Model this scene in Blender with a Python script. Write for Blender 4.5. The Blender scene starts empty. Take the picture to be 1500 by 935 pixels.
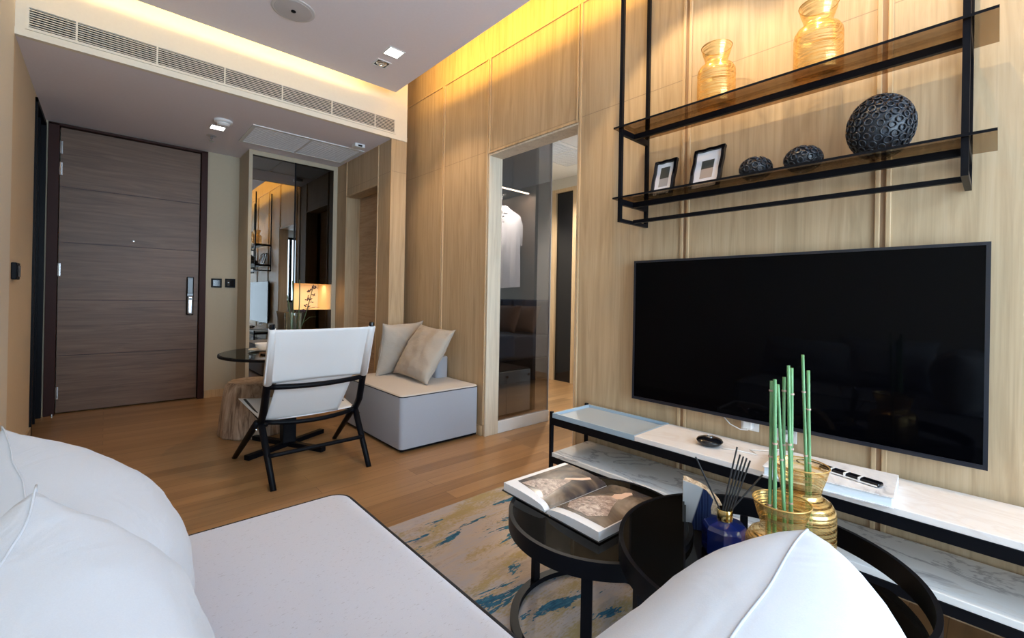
import bpy, bmesh, math, random
from mathutils import Vector, Matrix, noise
random.seed(7)
S = bpy.context.scene
COL = S.collection
PI = math.pi
V = Vector

# ------------------------------------------------------------------ materials
def mat(name, col=(.8,.8,.8), rough=.5, metal=0, **k):
    m = bpy.data.materials.new(name); m.use_nodes = True
    b = m.node_tree.nodes['Principled BSDF']
    b.inputs['Base Color'].default_value = (*col, 1); b.inputs['Roughness'].default_value = rough
    b.inputs['Metallic'].default_value = metal
    for kk, v in k.items(): b.inputs[kk].default_value = v
    return m
def nt(m): return m.node_tree.nodes, m.node_tree.links, m.node_tree.nodes['Principled BSDF']
def coords(m, scale=(1,1,1), rot=(0,0,0), out='Object'):
    N, L, b = nt(m); t = N.new('ShaderNodeTexCoord'); mp = N.new('ShaderNodeMapping')
    mp.inputs['Scale'].default_value = scale; mp.inputs['Rotation'].default_value = rot
    L.new(t.outputs[out], mp.inputs['Vector']); return mp.outputs[0]
def noi(m, vec, scale=5, detail=4, rough=.5, dist=0):
    N, L, b = nt(m); n = N.new('ShaderNodeTexNoise'); n.inputs['Scale'].default_value = scale
    n.inputs['Detail'].default_value = detail; n.inputs['Roughness'].default_value = rough
    n.inputs['Distortion'].default_value = dist
    L.new(vec, n.inputs['Vector']); return n.outputs['Fac']
def ramp(m, fac, stops, interp='LINEAR'):
    N, L, b = nt(m); r = N.new('ShaderNodeValToRGB'); e = r.color_ramp.elements; r.color_ramp.interpolation = interp
    while len(e) < len(stops): e.new(.5)
    for i, (p, c) in enumerate(stops):
        e[i].position = p; e[i].color = (*c, 1) if len(c) == 3 else c
    L.new(fac, r.inputs[0]); return r.outputs[0]
def mix(m, fac, a, b_, mode='MIX'):
    N, L, b = nt(m); x = N.new('ShaderNodeMix'); x.data_type = 'RGBA'; x.blend_type = mode
    if isinstance(fac, (int, float)): x.inputs[0].default_value = fac
    else: L.new(fac, x.inputs[0])
    for s, v in ((6, a), (7, b_)):
        if isinstance(v, tuple): x.inputs[s].default_value = (*v, 1)
        else: L.new(v, x.inputs[s])
    return x.outputs[2]
def setcol(m, c): N, L, b = nt(m); L.new(c, b.inputs['Base Color'])
def bump(m, h, strength=.2, dist=.002):
    N, L, b = nt(m); n = N.new('ShaderNodeBump'); n.inputs['Strength'].default_value = strength
    n.inputs['Distance'].default_value = dist; L.new(h, n.inputs['Height']); L.new(n.outputs[0], b.inputs['Normal'])

def wood(name, c1, c2, c3, scale=(22,22,1.1), rough=.5, plank=None, grainw=.5):
    m = mat(name, c2, rough)
    v = coords(m, scale)
    n1 = noi(m, v, 1.0, 5, .6, 1.6)
    col = ramp(m, n1, [(.3, c1), (.5, c2), (.72, c3)])
    v2 = coords(m, tuple(s*9 for s in scale[:2])+(scale[2]*3,) if scale[2] < scale[0] else tuple((scale[0]*3, scale[1]*9, scale[2]*9)))
    n2 = noi(m, v2, 1.0, 3, .6)
    fine = ramp(m, n2, [(.32, (.72,.72,.72)), (.5, (1,1,1)), (.75, (1.08,1.08,1.08))])
    col = mix(m, grainw, col, fine, 'MULTIPLY')
    setcol(m, col); bump(m, n2, .06, .001)
    return m
OAK = wood('light_oak', (.42,.30,.175), (.495,.362,.218), (.55,.415,.262), grainw=.28)
# long cathedral grain and the thin panel joint on the oak
def oak_extra(m, joint=None):
    N, L, b = nt(m)
    old = b.inputs['Base Color'].links[0].from_socket
    v = coords(m, (7,7,.55)); w = noi(m, v, 1.2, 2, .4, .8)
    mt = N.new('ShaderNodeMath'); mt.operation = 'MULTIPLY'; mt.inputs[1].default_value = 26; L.new(w, mt.inputs[0])
    sn = N.new('ShaderNodeMath'); sn.operation = 'SINE'; L.new(mt.outputs[0], sn.inputs[0])
    r = ramp(m, sn.outputs[0], [(.55, (1,1,1)), (.98, (.80,.77,.72))])
    c = mix(m, .40, old, r, 'MULTIPLY')
    if joint:
        t = N.new('ShaderNodeTexCoord'); sx = N.new('ShaderNodeSeparateXYZ'); L.new(t.outputs['Object'], sx.inputs[0])
        s = N.new('ShaderNodeMath'); s.operation = 'SUBTRACT'; s.inputs[1].default_value = joint; L.new(sx.outputs[2], s.inputs[0])
        a = N.new('ShaderNodeMath'); a.operation = 'ABSOLUTE'; L.new(s.outputs[0], a.inputs[0])
        g = N.new('ShaderNodeMath'); g.operation = 'LESS_THAN'; g.inputs[1].default_value = .0016; L.new(a.outputs[0], g.inputs[0])
        c = mix(m, g.outputs[0], c, (.30,.22,.14))
    L.new(c, b.inputs['Base Color'])
oak_extra(OAK, 2.055)
OAKTRIM = wood('oak_trim', (.46,.31,.17), (.55,.39,.225), (.60,.44,.27))
OAKH = wood('oak_horizontal', (.38,.25,.14), (.48,.33,.20), (.55,.40,.26), scale=(22,1.1,22))
DOORW = wood('dark_walnut_veneer', (.105,.052,.028), (.150,.080,.045), (.20,.114,.066), scale=(1.3,20,20), rough=.45, grainw=.6)
DFRAME = mat('dark_red_brown_frame', (.040,.012,.009), .5, **{'Specular IOR Level': .2})
GROOVE = mat('door_groove', (.05,.014,.012), .5)

FLOOR = mat('oak_floor', (.5,.3,.15), .38)
def mk_floor():
    m = FLOOR; N, L, b = nt(m)
    v = coords(m)
    br = N.new('ShaderNodeTexBrick'); L.new(v, br.inputs['Vector'])
    br.offset = .37; br.inputs['Scale'].default_value = 1; br.inputs['Brick Width'].default_value = 1.3
    br.inputs['Row Height'].default_value = .095; br.inputs['Mortar Size'].default_value = .0012
    br.inputs['Mortar Smooth'].default_value = .1; br.inputs['Bias'].default_value = 0
    br.inputs['Color1'].default_value = (.27,.140,.053,1); br.inputs['Color2'].default_value = (.41,.228,.098,1)
    br.inputs['Mortar'].default_value = (.17,.085,.035,1)
    v2 = coords(m, (1.6,30,1)); g = noi(m, v2, 1, 5, .6, .8)
    gr = ramp(m, g, [(.3, (.78,.76,.72)), (.55, (1,1,1)), (.8, (1.12,1.12,1.12))])
    setcol(m, mix(m, .8, br.outputs['Color'], gr, 'MULTIPLY'))
    b.inputs['Coat Weight'].default_value = .15; b.inputs['Coat Roughness'].default_value = .25
mk_floor()
def plaster(name, c, rough=.8):
    m = mat(name, c, rough); n = noi(m, coords(m, (60,60,60)), 1, 3)
    setcol(m, mix(m, n, tuple(x*.97 for x in c), tuple(min(1, x*1.03) for x in c))); return m
CEIL = plaster('ceiling_paint', (.80,.76,.81))
CREAM = plaster('cream_paint', (.80,.74,.62))
BEIGE = plaster('beige_wallpaper', (.50,.43,.315))
WHITEP = plaster('white_paint', (.78,.78,.76))
WALLG = plaster('warm_grey_paint', (.56,.53,.47))
DARKW = plaster('dark_brown_lacquer', (.06,.045,.035), .4)
GREYL = mat('grey_green_lacquer', (.42,.46,.44), .4)
BLACKM = mat('black_powder_coat', (.0035,.0038,.006), .42, **{'Specular IOR Level': .12})
BLACKG = mat('black_gloss', (.004,.004,.006), .06)
TABLEB = mat('black_table_glass', (.004,.0035,.003), .03, IOR=1.28)
def navyish(): return mat('near_black_navy', (.012,.016,.03), .35)
CHROME = mat('brushed_steel', (.55,.55,.56), .25, 1)
WHITEPL = mat('white_plastic', (.8,.8,.8), .35)
GREYPL = mat('grey_plastic', (.45,.44,.46), .5)
PIPING = mat('black_piping', (.012,.012,.015), .7)
MIRRORD = mat('smoked_mirror_dark_reflection', (.10,.095,.09), .01, 1)  # smoked mirror darkened; reflection of a dark opening painted into its colour
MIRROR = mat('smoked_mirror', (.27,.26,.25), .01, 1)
def glassmix(name, tint, refl, rc=(1,1,1), rough=.0):
    m = bpy.data.materials.new(name); m.use_nodes = True; N = m.node_tree.nodes; L = m.node_tree.links
    N.clear(); o = N.new('ShaderNodeOutputMaterial'); x = N.new('ShaderNodeMixShader'); t = N.new('ShaderNodeBsdfTransparent')
    g = N.new('ShaderNodeBsdfGlossy'); t.inputs[0].default_value = (*tint, 1); g.inputs[0].default_value = (*rc, 1)
    g.inputs['Roughness'].default_value = rough
    lw = N.new('ShaderNodeLayerWeight'); lw.inputs[0].default_value = .25
    mr = N.new('ShaderNodeMapRange'); mr.inputs['To Min'].default_value = refl; mr.inputs['To Max'].default_value = min(1, refl+.5)
    L.new(lw.outputs['Fresnel'], mr.inputs[0]); L.new(mr.outputs[0], x.inputs[0])
    L.new(t.outputs[0], x.inputs[1]); L.new(g.outputs[0], x.inputs[2]); L.new(x.outputs[0], o.inputs[0]); return m
SMOKEGLASS = glassmix('smoked_partition_glass', (.55,.55,.58), .14)
BRONZEG = glassmix('bronze_shelf_glass', (.60,.52,.42), .03)
DARKGLASS = glassmix('dark_table_glass', (.045,.035,.03), .09)
CLEARG = glassmix('clear_glass', (.86,.9,.86), .05)
WINGLASS = glassmix('window_glass', (.93,.95,.96), .03)
TABLEG = glassmix('grey_table_glass', (.16,.2,.2), .12)

def fabric(name, c, c2, fleck=None, sc=900, rough=.9, bs=.25):
    m = mat(name, c, rough); v = coords(m, (sc,sc,sc)); n = noi(m, v, 1, 2, .6)
    col = mix(m, n, c, c2)
    if fleck:
        v2 = coords(m, (110,330,220)); f = noi(m, v2, 1, 2, .5)
        k = ramp(m, f, [(.64, (0,0,0)), (.74, (.8,.8,.8))]); 
        col = mix(m, k, col, fleck)
    setcol(m, col); bump(m, n, bs, .0006)
    nt(m)[2].inputs['Sheen Weight'].default_value = .15
    return m
def creases(m, sc=(7,16,7), st=.35, d=.012):
    N, L, b = nt(m); n = noi(m, coords(m, sc), 1, 3, .55, 1.2)
    bp = N.new('ShaderNodeBump'); bp.inputs['Strength'].default_value = st; bp.inputs['Distance'].default_value = d; L.new(n, bp.inputs['Height'])
    if b.inputs['Normal'].links: L.new(b.inputs['Normal'].links[0].from_socket, bp.inputs['Normal'])
    L.new(bp.outputs[0], b.inputs['Normal'])
SOFAF = fabric('pale_flecked_linen', (.69,.71,.79), (.60,.62,.70), (.44,.44,.49), 500)
CUSHF = fabric('white_linen', (.66,.69,.74), (.58,.61,.67), None, 700)
creases(CUSHF)
GREYF = fabric('grey_weave', (.39,.40,.44), (.33,.34,.38), None, 500)
GREYF_LIT = fabric('grey_weave_warm_lit', (.62,.55,.48), (.53,.47,.41), None, 600)  # bench fabric recoloured for its top, warm light painted in
PILLF = fabric('taupe_linen', (.47,.41,.345), (.39,.34,.285), None, 600)
creases(PILLF, (14,26,14), .3, .008)
CANVAS = fabric('white_canvas', (.86,.86,.86), (.77,.77,.78), None, 900, bs=.1)
NAVYF = fabric('navy_velvet', (.05,.07,.12), (.035,.05,.09), None, 300)
BROWNF = fabric('brown_satin', (.16,.09,.065), (.12,.07,.05), None, 300)
SHEETF = fabric('dark_bed_cover', (.05,.055,.08), (.03,.035,.05), None, 200)

def marble(name, base=(.80,.79,.78), vein=(.36,.35,.37), warm=(.72,.66,.60), amt=1):
    m = mat(name, base, .16); 
    v = coords(m, (2.4,1.1,2), (0,0,.6)); n = noi(m, v, 1.6, 8, .62, 1.6)
    k = ramp(m, n, [(.455, (0,0,0)), (.50, (.8*amt,)*3), (.525, (0,0,0))])
    v2 = coords(m, (1,1,1)); n2 = noi(m, v2, 3, 4, .6, 1)
    c = mix(m, n2, base, tuple(x*.93 for x in base)); c = mix(m, k, c, vein)
    n3 = noi(m, coords(m, (1.5,.8,1), (0,0,.9)), 2.2, 7, .65, 2.2)
    k3 = ramp(m, n3, [(.54, (0,0,0)), (.58, (.5*amt,)*3), (.64, (0,0,0))]); setcol(m, mix(m, k3, c, warm)); return m
MARBLE = marble('white_marble'); MARBLET = marble('pale_stone_top', (.85,.80,.78), (.70,.60,.55), (.80,.70,.64), .5)
BLUEL = mat('pale_blue_lacquer', (.36,.47,.57), .35); BLUEL2 = mat('grey_blue_leather', (.36,.42,.48), .5)

RUG = mat('abstract_rug', (.5,.42,.34), .95)
def mk_rug():
    m = RUG; N, L, b = nt(m)
    n0 = noi(m, coords(m, (1.5,6,1)), 2, 6, .65, .4)
    c = ramp(m, n0, [(.3, (.27,.22,.19)), (.45, (.43,.35,.29)), (.58, (.37,.34,.35)), (.75, (.47,.39,.33))])
    g = noi(m, coords(m, (1.2,3.2,1), (0,0,.05)), 2.3, 5, .6, .3)
    gf = noi(m, coords(m, (60,150,1)), 1, 2, .6)
    mm = N.new('ShaderNodeMath'); mm.operation = 'MULTIPLY_ADD'; mm.inputs[1].default_value = .35; L.new(gf, mm.inputs[0]); L.new(g, mm.inputs[2])
    kg = ramp(m, mm.outputs[0], [(.685, (0,0,0)), (.79, (.85,.85,.85))])
    c = mix(m, kg, c, (.33,.25,.10))
    kd = ramp(m, gf, [(.56, (0,0,0)), (.66, (.55,.55,.55))]); gl = noi(m, coords(m, (1.7,3,1), (0,0,.3)), 3, 3)
    km = N.new('ShaderNodeMath'); km.operation = 'MULTIPLY'; L.new(kd, km.inputs[0]); L.new(ramp(m, gl, [(.5, (0,0,0)), (.6, (1,1,1))]), km.inputs[1])
    c = mix(m, km.outputs[0], c, (.22,.19,.16))
    b0 = noi(m, coords(m, (1.6,5.2,1), (0,0,.0)), 2.2, 7, .62, .5)
    bf = noi(m, coords(m, (25,130,1)), 1, 2, .6)
    m2 = N.new('ShaderNodeMath'); m2.operation = 'MULTIPLY_ADD'; m2.inputs[1].default_value = .16; L.new(bf, m2.inputs[0]); L.new(b0, m2.inputs[2])
    kb = ramp(m, m2.outputs[0], [(.655, (0,0,0)), (.662, (1,1,1))])
    c = mix(m, kb, c, ramp(m, bf, [(.35, (.008,.060,.12)), (.6, (.018,.125,.21)), (.7, (.07,.16,.22))]))
    setcol(m, c); bump(m, gf, .4, .003)
mk_rug()

GOLDV = bpy.data.materials.new('gold_thread_glass')
def mk_gold():
    m = GOLDV; m.use_nodes = True; N = m.node_tree.nodes; L = m.node_tree.links; N.clear()
    o = N.new('ShaderNodeOutputMaterial'); x = N.new('ShaderNodeMixShader'); t = N.new('ShaderNodeBsdfTransparent')
    t.inputs[0].default_value = (.98,.87,.64,1)
    g = N.new('ShaderNodeBsdfPrincipled'); g.inputs['Base Color'].default_value = (.86,.57,.22,1); g.inputs['Metallic'].default_value = .75; g.inputs['Roughness'].default_value = .22
    tc = N.new('ShaderNodeTexCoord'); mp = N.new('ShaderNodeMapping'); mp.inputs['Scale'].default_value = (5,5,330); L.new(tc.outputs['Object'], mp.inputs[0])
    n = N.new('ShaderNodeTexNoise'); n.inputs['Scale'].default_value = 1; n.inputs['Detail'].default_value = 3; n.inputs['Distortion'].default_value = 0; L.new(mp.outputs[0], n.inputs['Vector'])
    r = N.new('ShaderNodeValToRGB'); r.color_ramp.elements[0].position = .43; r.color_ramp.elements[0].color = (.09,.09,.09,1); r.color_ramp.elements[1].position = .58; r.color_ramp.elements[1].color = (.80,.80,.80,1)
    L.new(n.outputs['Fac'], r.inputs[0]); L.new(r.outputs[0], x.inputs[0])
    L.new(t.outputs[0], x.inputs[1]); L.new(g.outputs[0], x.inputs[2]); L.new(x.outputs[0], o.inputs[0])
mk_gold()
def emis(name, c, s):
    m = mat(name, c, .5); b = nt(m)[2]; b.inputs['Emission Color'].default_value = (*c, 1); b.inputs['Emission Strength'].default_value = s; return m

# ------------------------------------------------------------------ geometry helpers
def box(bm, x0, x1, y0, y1, z0, z1, bev=0, seg=2):
    r = bmesh.ops.create_cube(bm, size=1)['verts']
    for v in r: v.co = V(((x0+x1)/2+v.co.x*(x1-x0), (y0+y1)/2+v.co.y*(y1-y0), (z0+z1)/2+v.co.z*(z1-z0)))
    if bev:
        es = list({e for v in r for e in v.link_edges})
        bmesh.ops.bevel(bm, geom=es, offset=bev, segments=seg, affect='EDGES', profile=.5)
    return r
def tube(bm, pts, rad, seg=12, cap=True, closed=False, flat=1.0):
    pts = [V(p) for p in pts]; n = len(pts); rads = rad if isinstance(rad, (list, tuple)) else [rad]*n
    rings = []; up = None
    for i, p in enumerate(pts):
        if closed: t = (pts[(i+1) % n]-pts[i-1]).normalized()
        else: t = (pts[min(i+1, n-1)]-pts[max(i-1, 0)]).normalized()
        if up is None:
            up = V((0,0,1)) if abs(t.z) < .9 else V((1,0,0))
        a = t.cross(up)
        if a.length < 1e-5: a = t.cross(V((0,1,0)))
        a.normalize(); b = a.cross(t).normalized(); up = b
        rings.append([bm.verts.new(p+a*math.cos(2*PI*k/seg)*rads[i]+b*math.sin(2*PI*k/seg)*rads[i]*flat) for k in range(seg)])
    m = n if closed else n-1
    for i in range(m):
        A, B = rings[i], rings[(i+1) % n]
        for k in range(seg): bm.faces.new((A[k], A[(k+1) % seg], B[(k+1) % seg], B[k]))
    if cap and not closed:
        bm.faces.new(rings[0][::-1]); bm.faces.new(rings[-1])
def lathe(bm, prof, seg=48, c=(0,0,0), cap=(True, True)):
    rings = []
    for r, z in prof: rings.append([bm.verts.new((c[0]+r*math.cos(2*PI*k/seg), c[1]+r*math.sin(2*PI*k/seg), c[2]+z)) for k in range(seg)])
    for A, B in zip(rings, rings[1:]):
        for k in range(seg): bm.faces.new((A[k], A[(k+1) % seg], B[(k+1) % seg], B[k]))
    if cap[0]: bm.faces.new(rings[0][::-1])
    if cap[1]: bm.faces.new(rings[-1])
def prism(bm, poly, z0, z1, fn=None):
    fn = fn or (lambda a, b, c: (a, b, c))
    A = [bm.verts.new(fn(x, y, z0)) for x, y in poly]; B = [bm.verts.new(fn(x, y, z1)) for x, y in poly]
    n = len(poly)
    bm.faces.new(A[::-1]); bm.faces.new(B)
    for i in range(n): bm.faces.new((A[i], A[(i+1) % n], B[(i+1) % n], B[i]))
def obj(name, bm, m, parent=None, smooth=False, loc=None, kind=None):
    bmesh.ops.recalc_face_normals(bm, faces=bm.faces)
    me = bpy.data.meshes.new(name); bm.to_mesh(me); bm.free()
    for mm in (m if isinstance(m, (list, tuple)) else [m]): me.materials.append(mm)
    if smooth:
        for p in me.polygons: p.use_smooth = True
    o = bpy.data.objects.new(name, me); COL.objects.link(o)
    if parent: o.parent = parent
    if loc: o.location = loc
    if kind: o['kind'] = kind
    return o
def smooth_by_angle(o, ang=35):
    me = o.data
    for p in me.polygons: p.use_smooth = True
    bm = bmesh.new(); bm.from_mesh(me)
    for e in bm.edges:
        e.smooth = not (len(e.link_faces) == 2 and e.calc_face_angle(0) > math.radians(ang))
    bm.to_mesh(me); bm.free(); return o
def NB(): return bmesh.new()
def B(name, m, parent, *boxes, bev=0, kind=None, seg=2):
    bm = NB()
    for b in boxes: box(bm, *b, bev=bev, seg=seg)
    return obj(name, bm, m, parent, kind=kind)
def thing(name, label, cat, loc=(0,0,0), rz=0, group=None):
    o = bpy.data.objects.new(name, None); COL.objects.link(o); o.location = loc; o.rotation_euler = (0,0,rz); o.empty_display_size = .05
    o['label'] = label; o['category'] = cat
    if group: o['group'] = group
    return o
def tag(o, label, cat, group=None):
    o['label'] = label; o['category'] = cat
    if group: o['group'] = group
    return o
def struct(name, m, *boxes, parent=None, bev=0):
    return B(name, m, parent, *boxes, bev=bev, kind=None if parent else 'structure')
def dup(root, label=None, loc=None, rz=None):
    r = root.copy(); COL.objects.link(r)
    if loc: r.location = loc
    if rz is not None: r.rotation_euler = (0,0,rz)
    if label: r['label'] = label
    for ch in list(root.children):
        c = ch.copy(); COL.objects.link(c); c.parent = r
        for g in list(ch.children):
            d = g.copy(); COL.objects.link(d); d.parent = c
    return r

# ------------------------------------------------------------------ room constants
XW = 2.022; XL = -.37; YB = 5.06; YF = -1.7; ZS = 2.33; ZC = 2.65; ZT = 2.95
YK = 3.47   # bulkhead face
OY0, OY1, OZ = 1.655, 2.485, 2.03

struct('floor', FLOOR, (XL-.15, 4.3, YF-.15, 5.3, -.05, 0))
# right wall: oak cladding with the bedroom opening
struct('wall_right', OAK, (XW, 2.14, YF, OY0, 0, ZT), (XW, 2.14, OY0, OY1, OZ, ZT), (XW, 2.14, OY1, 3.72, 0, ZT))
struct('wall_right_entry', OAK, (1.77, 1.905, YK, 3.73, 0, ZS), (1.77, 1.89, 3.73, 4.41, 1.975, ZS), (1.77, 1.89, 4.41, 5.06, 0, ZS), (1.905, XW+.05, 3.72, 3.80, 0, ZT))
struct('wall_left', CREAM, (XL-.12, XL, YF, 3.46, 0, ZT))
struct('wall_left_entry', plaster('beige_wallpaper_window_lit', (.74,.58,.38)), (XL-.12, XL, 3.46, 4.40, 0, ZT), (XL-.12, XL, 5.03, YB, 0, ZT), (XL-.12, XL, 4.40, 5.03, 2.30, ZT))  # beige wallpaper made lighter, window light put into its colour
struct('wall_back', BEIGE, (XL-.12, -.30, YB, YB+.12, 0, ZS+.1), (.655, 1.77, YB, YB+.12, 0, ZS+.1), (-.30, .655, YB, YB+.12, 2.31, ZS+.1), (-.30, .655, YB+.09, YB+.12, 0, 2.31))
struct('wall_bulkhead', CREAM, (XL, 1.905, YK, YK+.03, ZS, ZT), (1.875, 1.905, YK+.03, 3.80, ZS+.04, ZT))  # unseen side piece added to block sky light above the entry ceiling
struct('wall_window', WHITEP, (XL-.12, -.25, YF-.12, YF, 0, ZT), (1.92, 2.14, YF-.12, YF, 0, ZT), (-.25, 1.92, YF-.12, YF, 2.5, ZT), (-.25, 1.92, YF-.12, YF, 0, .12),
       (2.14, 2.5, YF-.12, YF, 0, ZT), (2.5, 3.8, YF-.12, YF, 2.3, ZT), (2.5, 3.8, YF-.12, YF, 0, .8), (3.8, 4.2, YF-.12, YF, 0, ZT))
# ceilings
bm = NB(); box(bm, XL, 1.712, YF, 3.315, ZC, ZC+.05)
obj('ceiling', bm, CEIL, kind='structure')
struct('ceiling_upper', WHITEP, (XL-.12, 2.14, YF-.12, 3.80, ZT, ZT+.05))
struct('ceiling_entry', CEIL, (XL, 1.905, YK+.03, 5.06, ZS, ZS+.04))
struct('ceiling_bedroom', WHITEP, (2.14, 4.2, YF, 4.1, 2.46, 2.50))
# thin lip at the foot of the bulkhead
struct('trim_1', CREAM, (XL, 1.903, YK-.008, YK, ZS-.002, ZS+.035))
# bedroom shell
struct('wall_bedroom', WALLG, (4.075, 4.2, YF, 3.38, 0, 2.46), (4.075, 4.2, 3.69, 4.1, 0, 2.46), (4.075, 4.2, 3.38, 3.69, 2.30, 2.46), (2.9, 4.2, 4.0, 4.1, 0, 2.46))
struct('wall_closet', DARKW, (2.14, 2.86, 3.40, 3.46, 0, 2.46))
struct('wall_closet_side', DARKW, (2.825, 2.86, 2.80, 3.40, 0, 2.46))

# framing battens on the oak wall
def batten(n, *boxes): struct('trim_%d' % n, OAKTRIM, *boxes, bev=.0025)
T = .010
tz = 2.715
batten(2, (XW-T, XW, 3.073, 3.088, .08, tz))
batten(3, (XW-T, XW, 3.052, 3.065, .08, tz))
batten(4, (XW-T, XW, 2.490, 2.505, .08, tz), (XW-T, XW, 2.470, 2.483, OZ, tz))
batten(5, (XW-T, XW, 1.640, 1.655, .0, tz), (XW-T, XW, 1.662, 1.675, OZ, tz))
batten(6, (XW-T, XW, 1.675, 2.470, OZ, OZ+.014))
batten(7, (XW-T, XW, 1.655, 2.470, tz, tz+.012)); batten(8, (XW-T, XW, 2.505, 3.052, tz, tz+.012)); batten(9, (XW-T, XW, 3.088, 3.715, tz, tz+.012)); batten(10, (XW-T, XW, -1.6, 1.640, tz, tz+.012))
batten(11, (XW-T, XW, 1.012, 1.026, .08, tz)); batten(12, (XW-T, XW, .983, .997, .08, tz))
batten(13, (XW-T, XW, .286, .301, .08, tz)); batten(14, (XW-T, XW, .256, .271, .08, tz))
struct('trim_15', mat('groove_shadow_brown', (.32,.20,.115), .7), (XW-.002, XW, .997, 1.012, .08, tz), (XW-.002, XW, .271, .286, .08, tz))
batten(16, (1.77-.008, 1.77, 4.412, 4.426, 0, ZS)); batten(17, (1.77-.008, 1.77, 3.712, 3.726, 0, ZS))
batten(18, (1.77-.008, 1.77, 3.726, 4.412, 1.975, 1.989)); batten(19, (1.77-.008, 1.77, YK+.0, YK+.012, 0, ZS))
# lining of the bedroom opening
struct('trim_20', wood('pale_oak_lining', (.56,.46,.34), (.66,.56,.43), (.72,.62,.48)), (XW-.002, 2.142, OY1-.012, OY1, 0, OZ), (XW-.002, 2.142, OY0, OY0+.012, 0, OZ), (XW-.002, 2.142, OY0+.012, OY1-.012, OZ-.012, OZ))
# baseboards
struct('baseboard_right', OAKTRIM, (XW-.012, XW, 2.51, 3.60, 0, .07), (XW-.012, XW, YF, 1.635, 0, .07))
struct('baseboard_back', OAKTRIM, (.70, .955, YB-.012, YB, 0, .07), (XL, -.352, YB-.012, YB, 0, .07))
struct('baseboard_left', OAKTRIM, (XL, XL+.012, YF, 4.38, 0, .07))
struct('baseboard_bedroom', OAKTRIM, (4.06, 4.075, YF, 3.34, 0, .07), (4.06, 4.075, 3.73, 4.0, 0, .07))

# entry door
d = B('door_1', DOORW, None, (-.283, .640, YB+.02, YB+.06, .012, .4655), (-.283, .640, YB+.02, YB+.06, .4715, .914), (-.283, .640, YB+.02, YB+.06, .920, 1.379),
      (-.283, .640, YB+.02, YB+.06, 1.385, 1.824), (-.283, .640, YB+.02, YB+.06, 1.830, 2.300), kind='structure')
B('groove_line', GROOVE, d, *[(-.283, .640, YB+.024, YB+.05, z-.0032, z+.0032) for z in (.4685, .917, 1.382, 1.827)])
f = B('door_frame', DFRAME, d, (-.350, -.288, YB-.028, YB+.06, 0, 2.315), (.645, .694, YB-.028, YB+.06, 0, 2.315), (-.350, .694, YB-.028, YB+.06, 2.303, 2.322), bev=.002)
for z in (2.14, 1.97, 1.16, .17):
    bm = NB(); tube(bm, [(-.285, YB+.012, z-.05), (-.285, YB+.012, z+.05)], .007, 10); box(bm, -.284, -.270, YB+.012, YB+.02, z-.05, z+.05)
    obj('hinge', bm, CHROME, d)
lk = B('lock_plate', BLACKG, d, (.550, .606, YB-.004, YB+.021, .785, 1.140), bev=.008)
B('keypad', mat('dark_keypad', (.03,.03,.035), .2), lk, (.556, .600, YB-.008, YB-.003, .985, 1.125), bev=.004)
bm = NB(); box(bm, .556, .600, YB-.024, YB-.010, .795, .965, bev=.012, seg=3); box(bm, .566, .590, YB-.012, YB-.002, .93, .96)
obj('pull_handle', bm, CHROME, lk)
bm = NB(); lathe(bm, [(.006,0),(.010,.004),(.004,.006)], 16); ob = obj('key_cylinder', bm, mat('black_chrome', (.1,.1,.1), .2, 1), lk); ob.rotation_euler = (PI/2,0,0); ob.location = (.578, YB-.022, .935)
bm = NB(); lathe(bm, [(.009,0),(.011,.005),(.004,.008)], 20); ob = obj('peephole', bm, CHROME, d); ob.rotation_euler = (PI/2,0,0); ob.location = (.173, YB+.021, 1.43)
bm = NB(); lathe(bm, [(.010,0),(.010,.012),(.006,.02)], 16); ob = obj('door_stop', bm, CHROME, d, loc=(-.30, YB-.05, 0))

# dark sliding door in the left wall
d = B('door_2', mat('black_lacquered_glass', (.004,.005,.008), .2, IOR=1.2), None, (XL-.05, XL-.02, 4.44, 4.99, .0, 2.27), kind='structure')
B('door_frame', BLACKM, d, (XL-.06, XL+.012, 4.40, 4.44, 0, 2.30), (XL-.06, XL+.012, 4.99, 5.03, 0, 2.30), (XL-.06, XL+.012, 4.40, 5.03, 2.27, 2.30), (XL-.022, XL-.004, 4.60, 4.62, 0, 2.27), (XL-.022, XL-.004, 4.80, 4.815, 0, 2.27))
# bathroom door in the oak side of the entry
d = B('door_3', OAKH, None, (1.905, 1.94, 3.70, 4.50, .0, 1.99), kind='structure')
bm = NB(); lathe(bm, [(.022,0),(.022,.008),(.008,.012),(.008,.045)], 20); o2 = obj('rose', bm, CHROME, d, smooth=False); o2.rotation_euler = (0,-PI/2,0); o2.location = (1.905, 3.83, .86)
B('lever', CHROME, d, (1.855, 1.867, 3.82, 3.94, .853, .867), bev=.004)
struct('wall_bathroom', OAKTRIM, (1.89, 1.905, 4.41, 4.5, 0, 1.99), (1.89, 1.945, 3.66, 3.73, 0, 1.99), (1.89, 1.96, 3.70, 4.50, 1.99, ZS), (1.94, 1.96, 3.72, 5.06, 0, ZS))
# black bedroom door
d = B('door_4', BLACKG, None, (4.085, 4.12, 3.40, 3.67, 0, 2.29), kind='structure')
B('door_frame', OAKTRIM, d, (4.055, 4.12, 3.345, 3.40, 0, 2.33), (4.055, 4.12, 3.67, 3.73, 0, 2.33), (4.055, 4.12, 3.40, 3.67, 2.29, 2.33))

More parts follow.
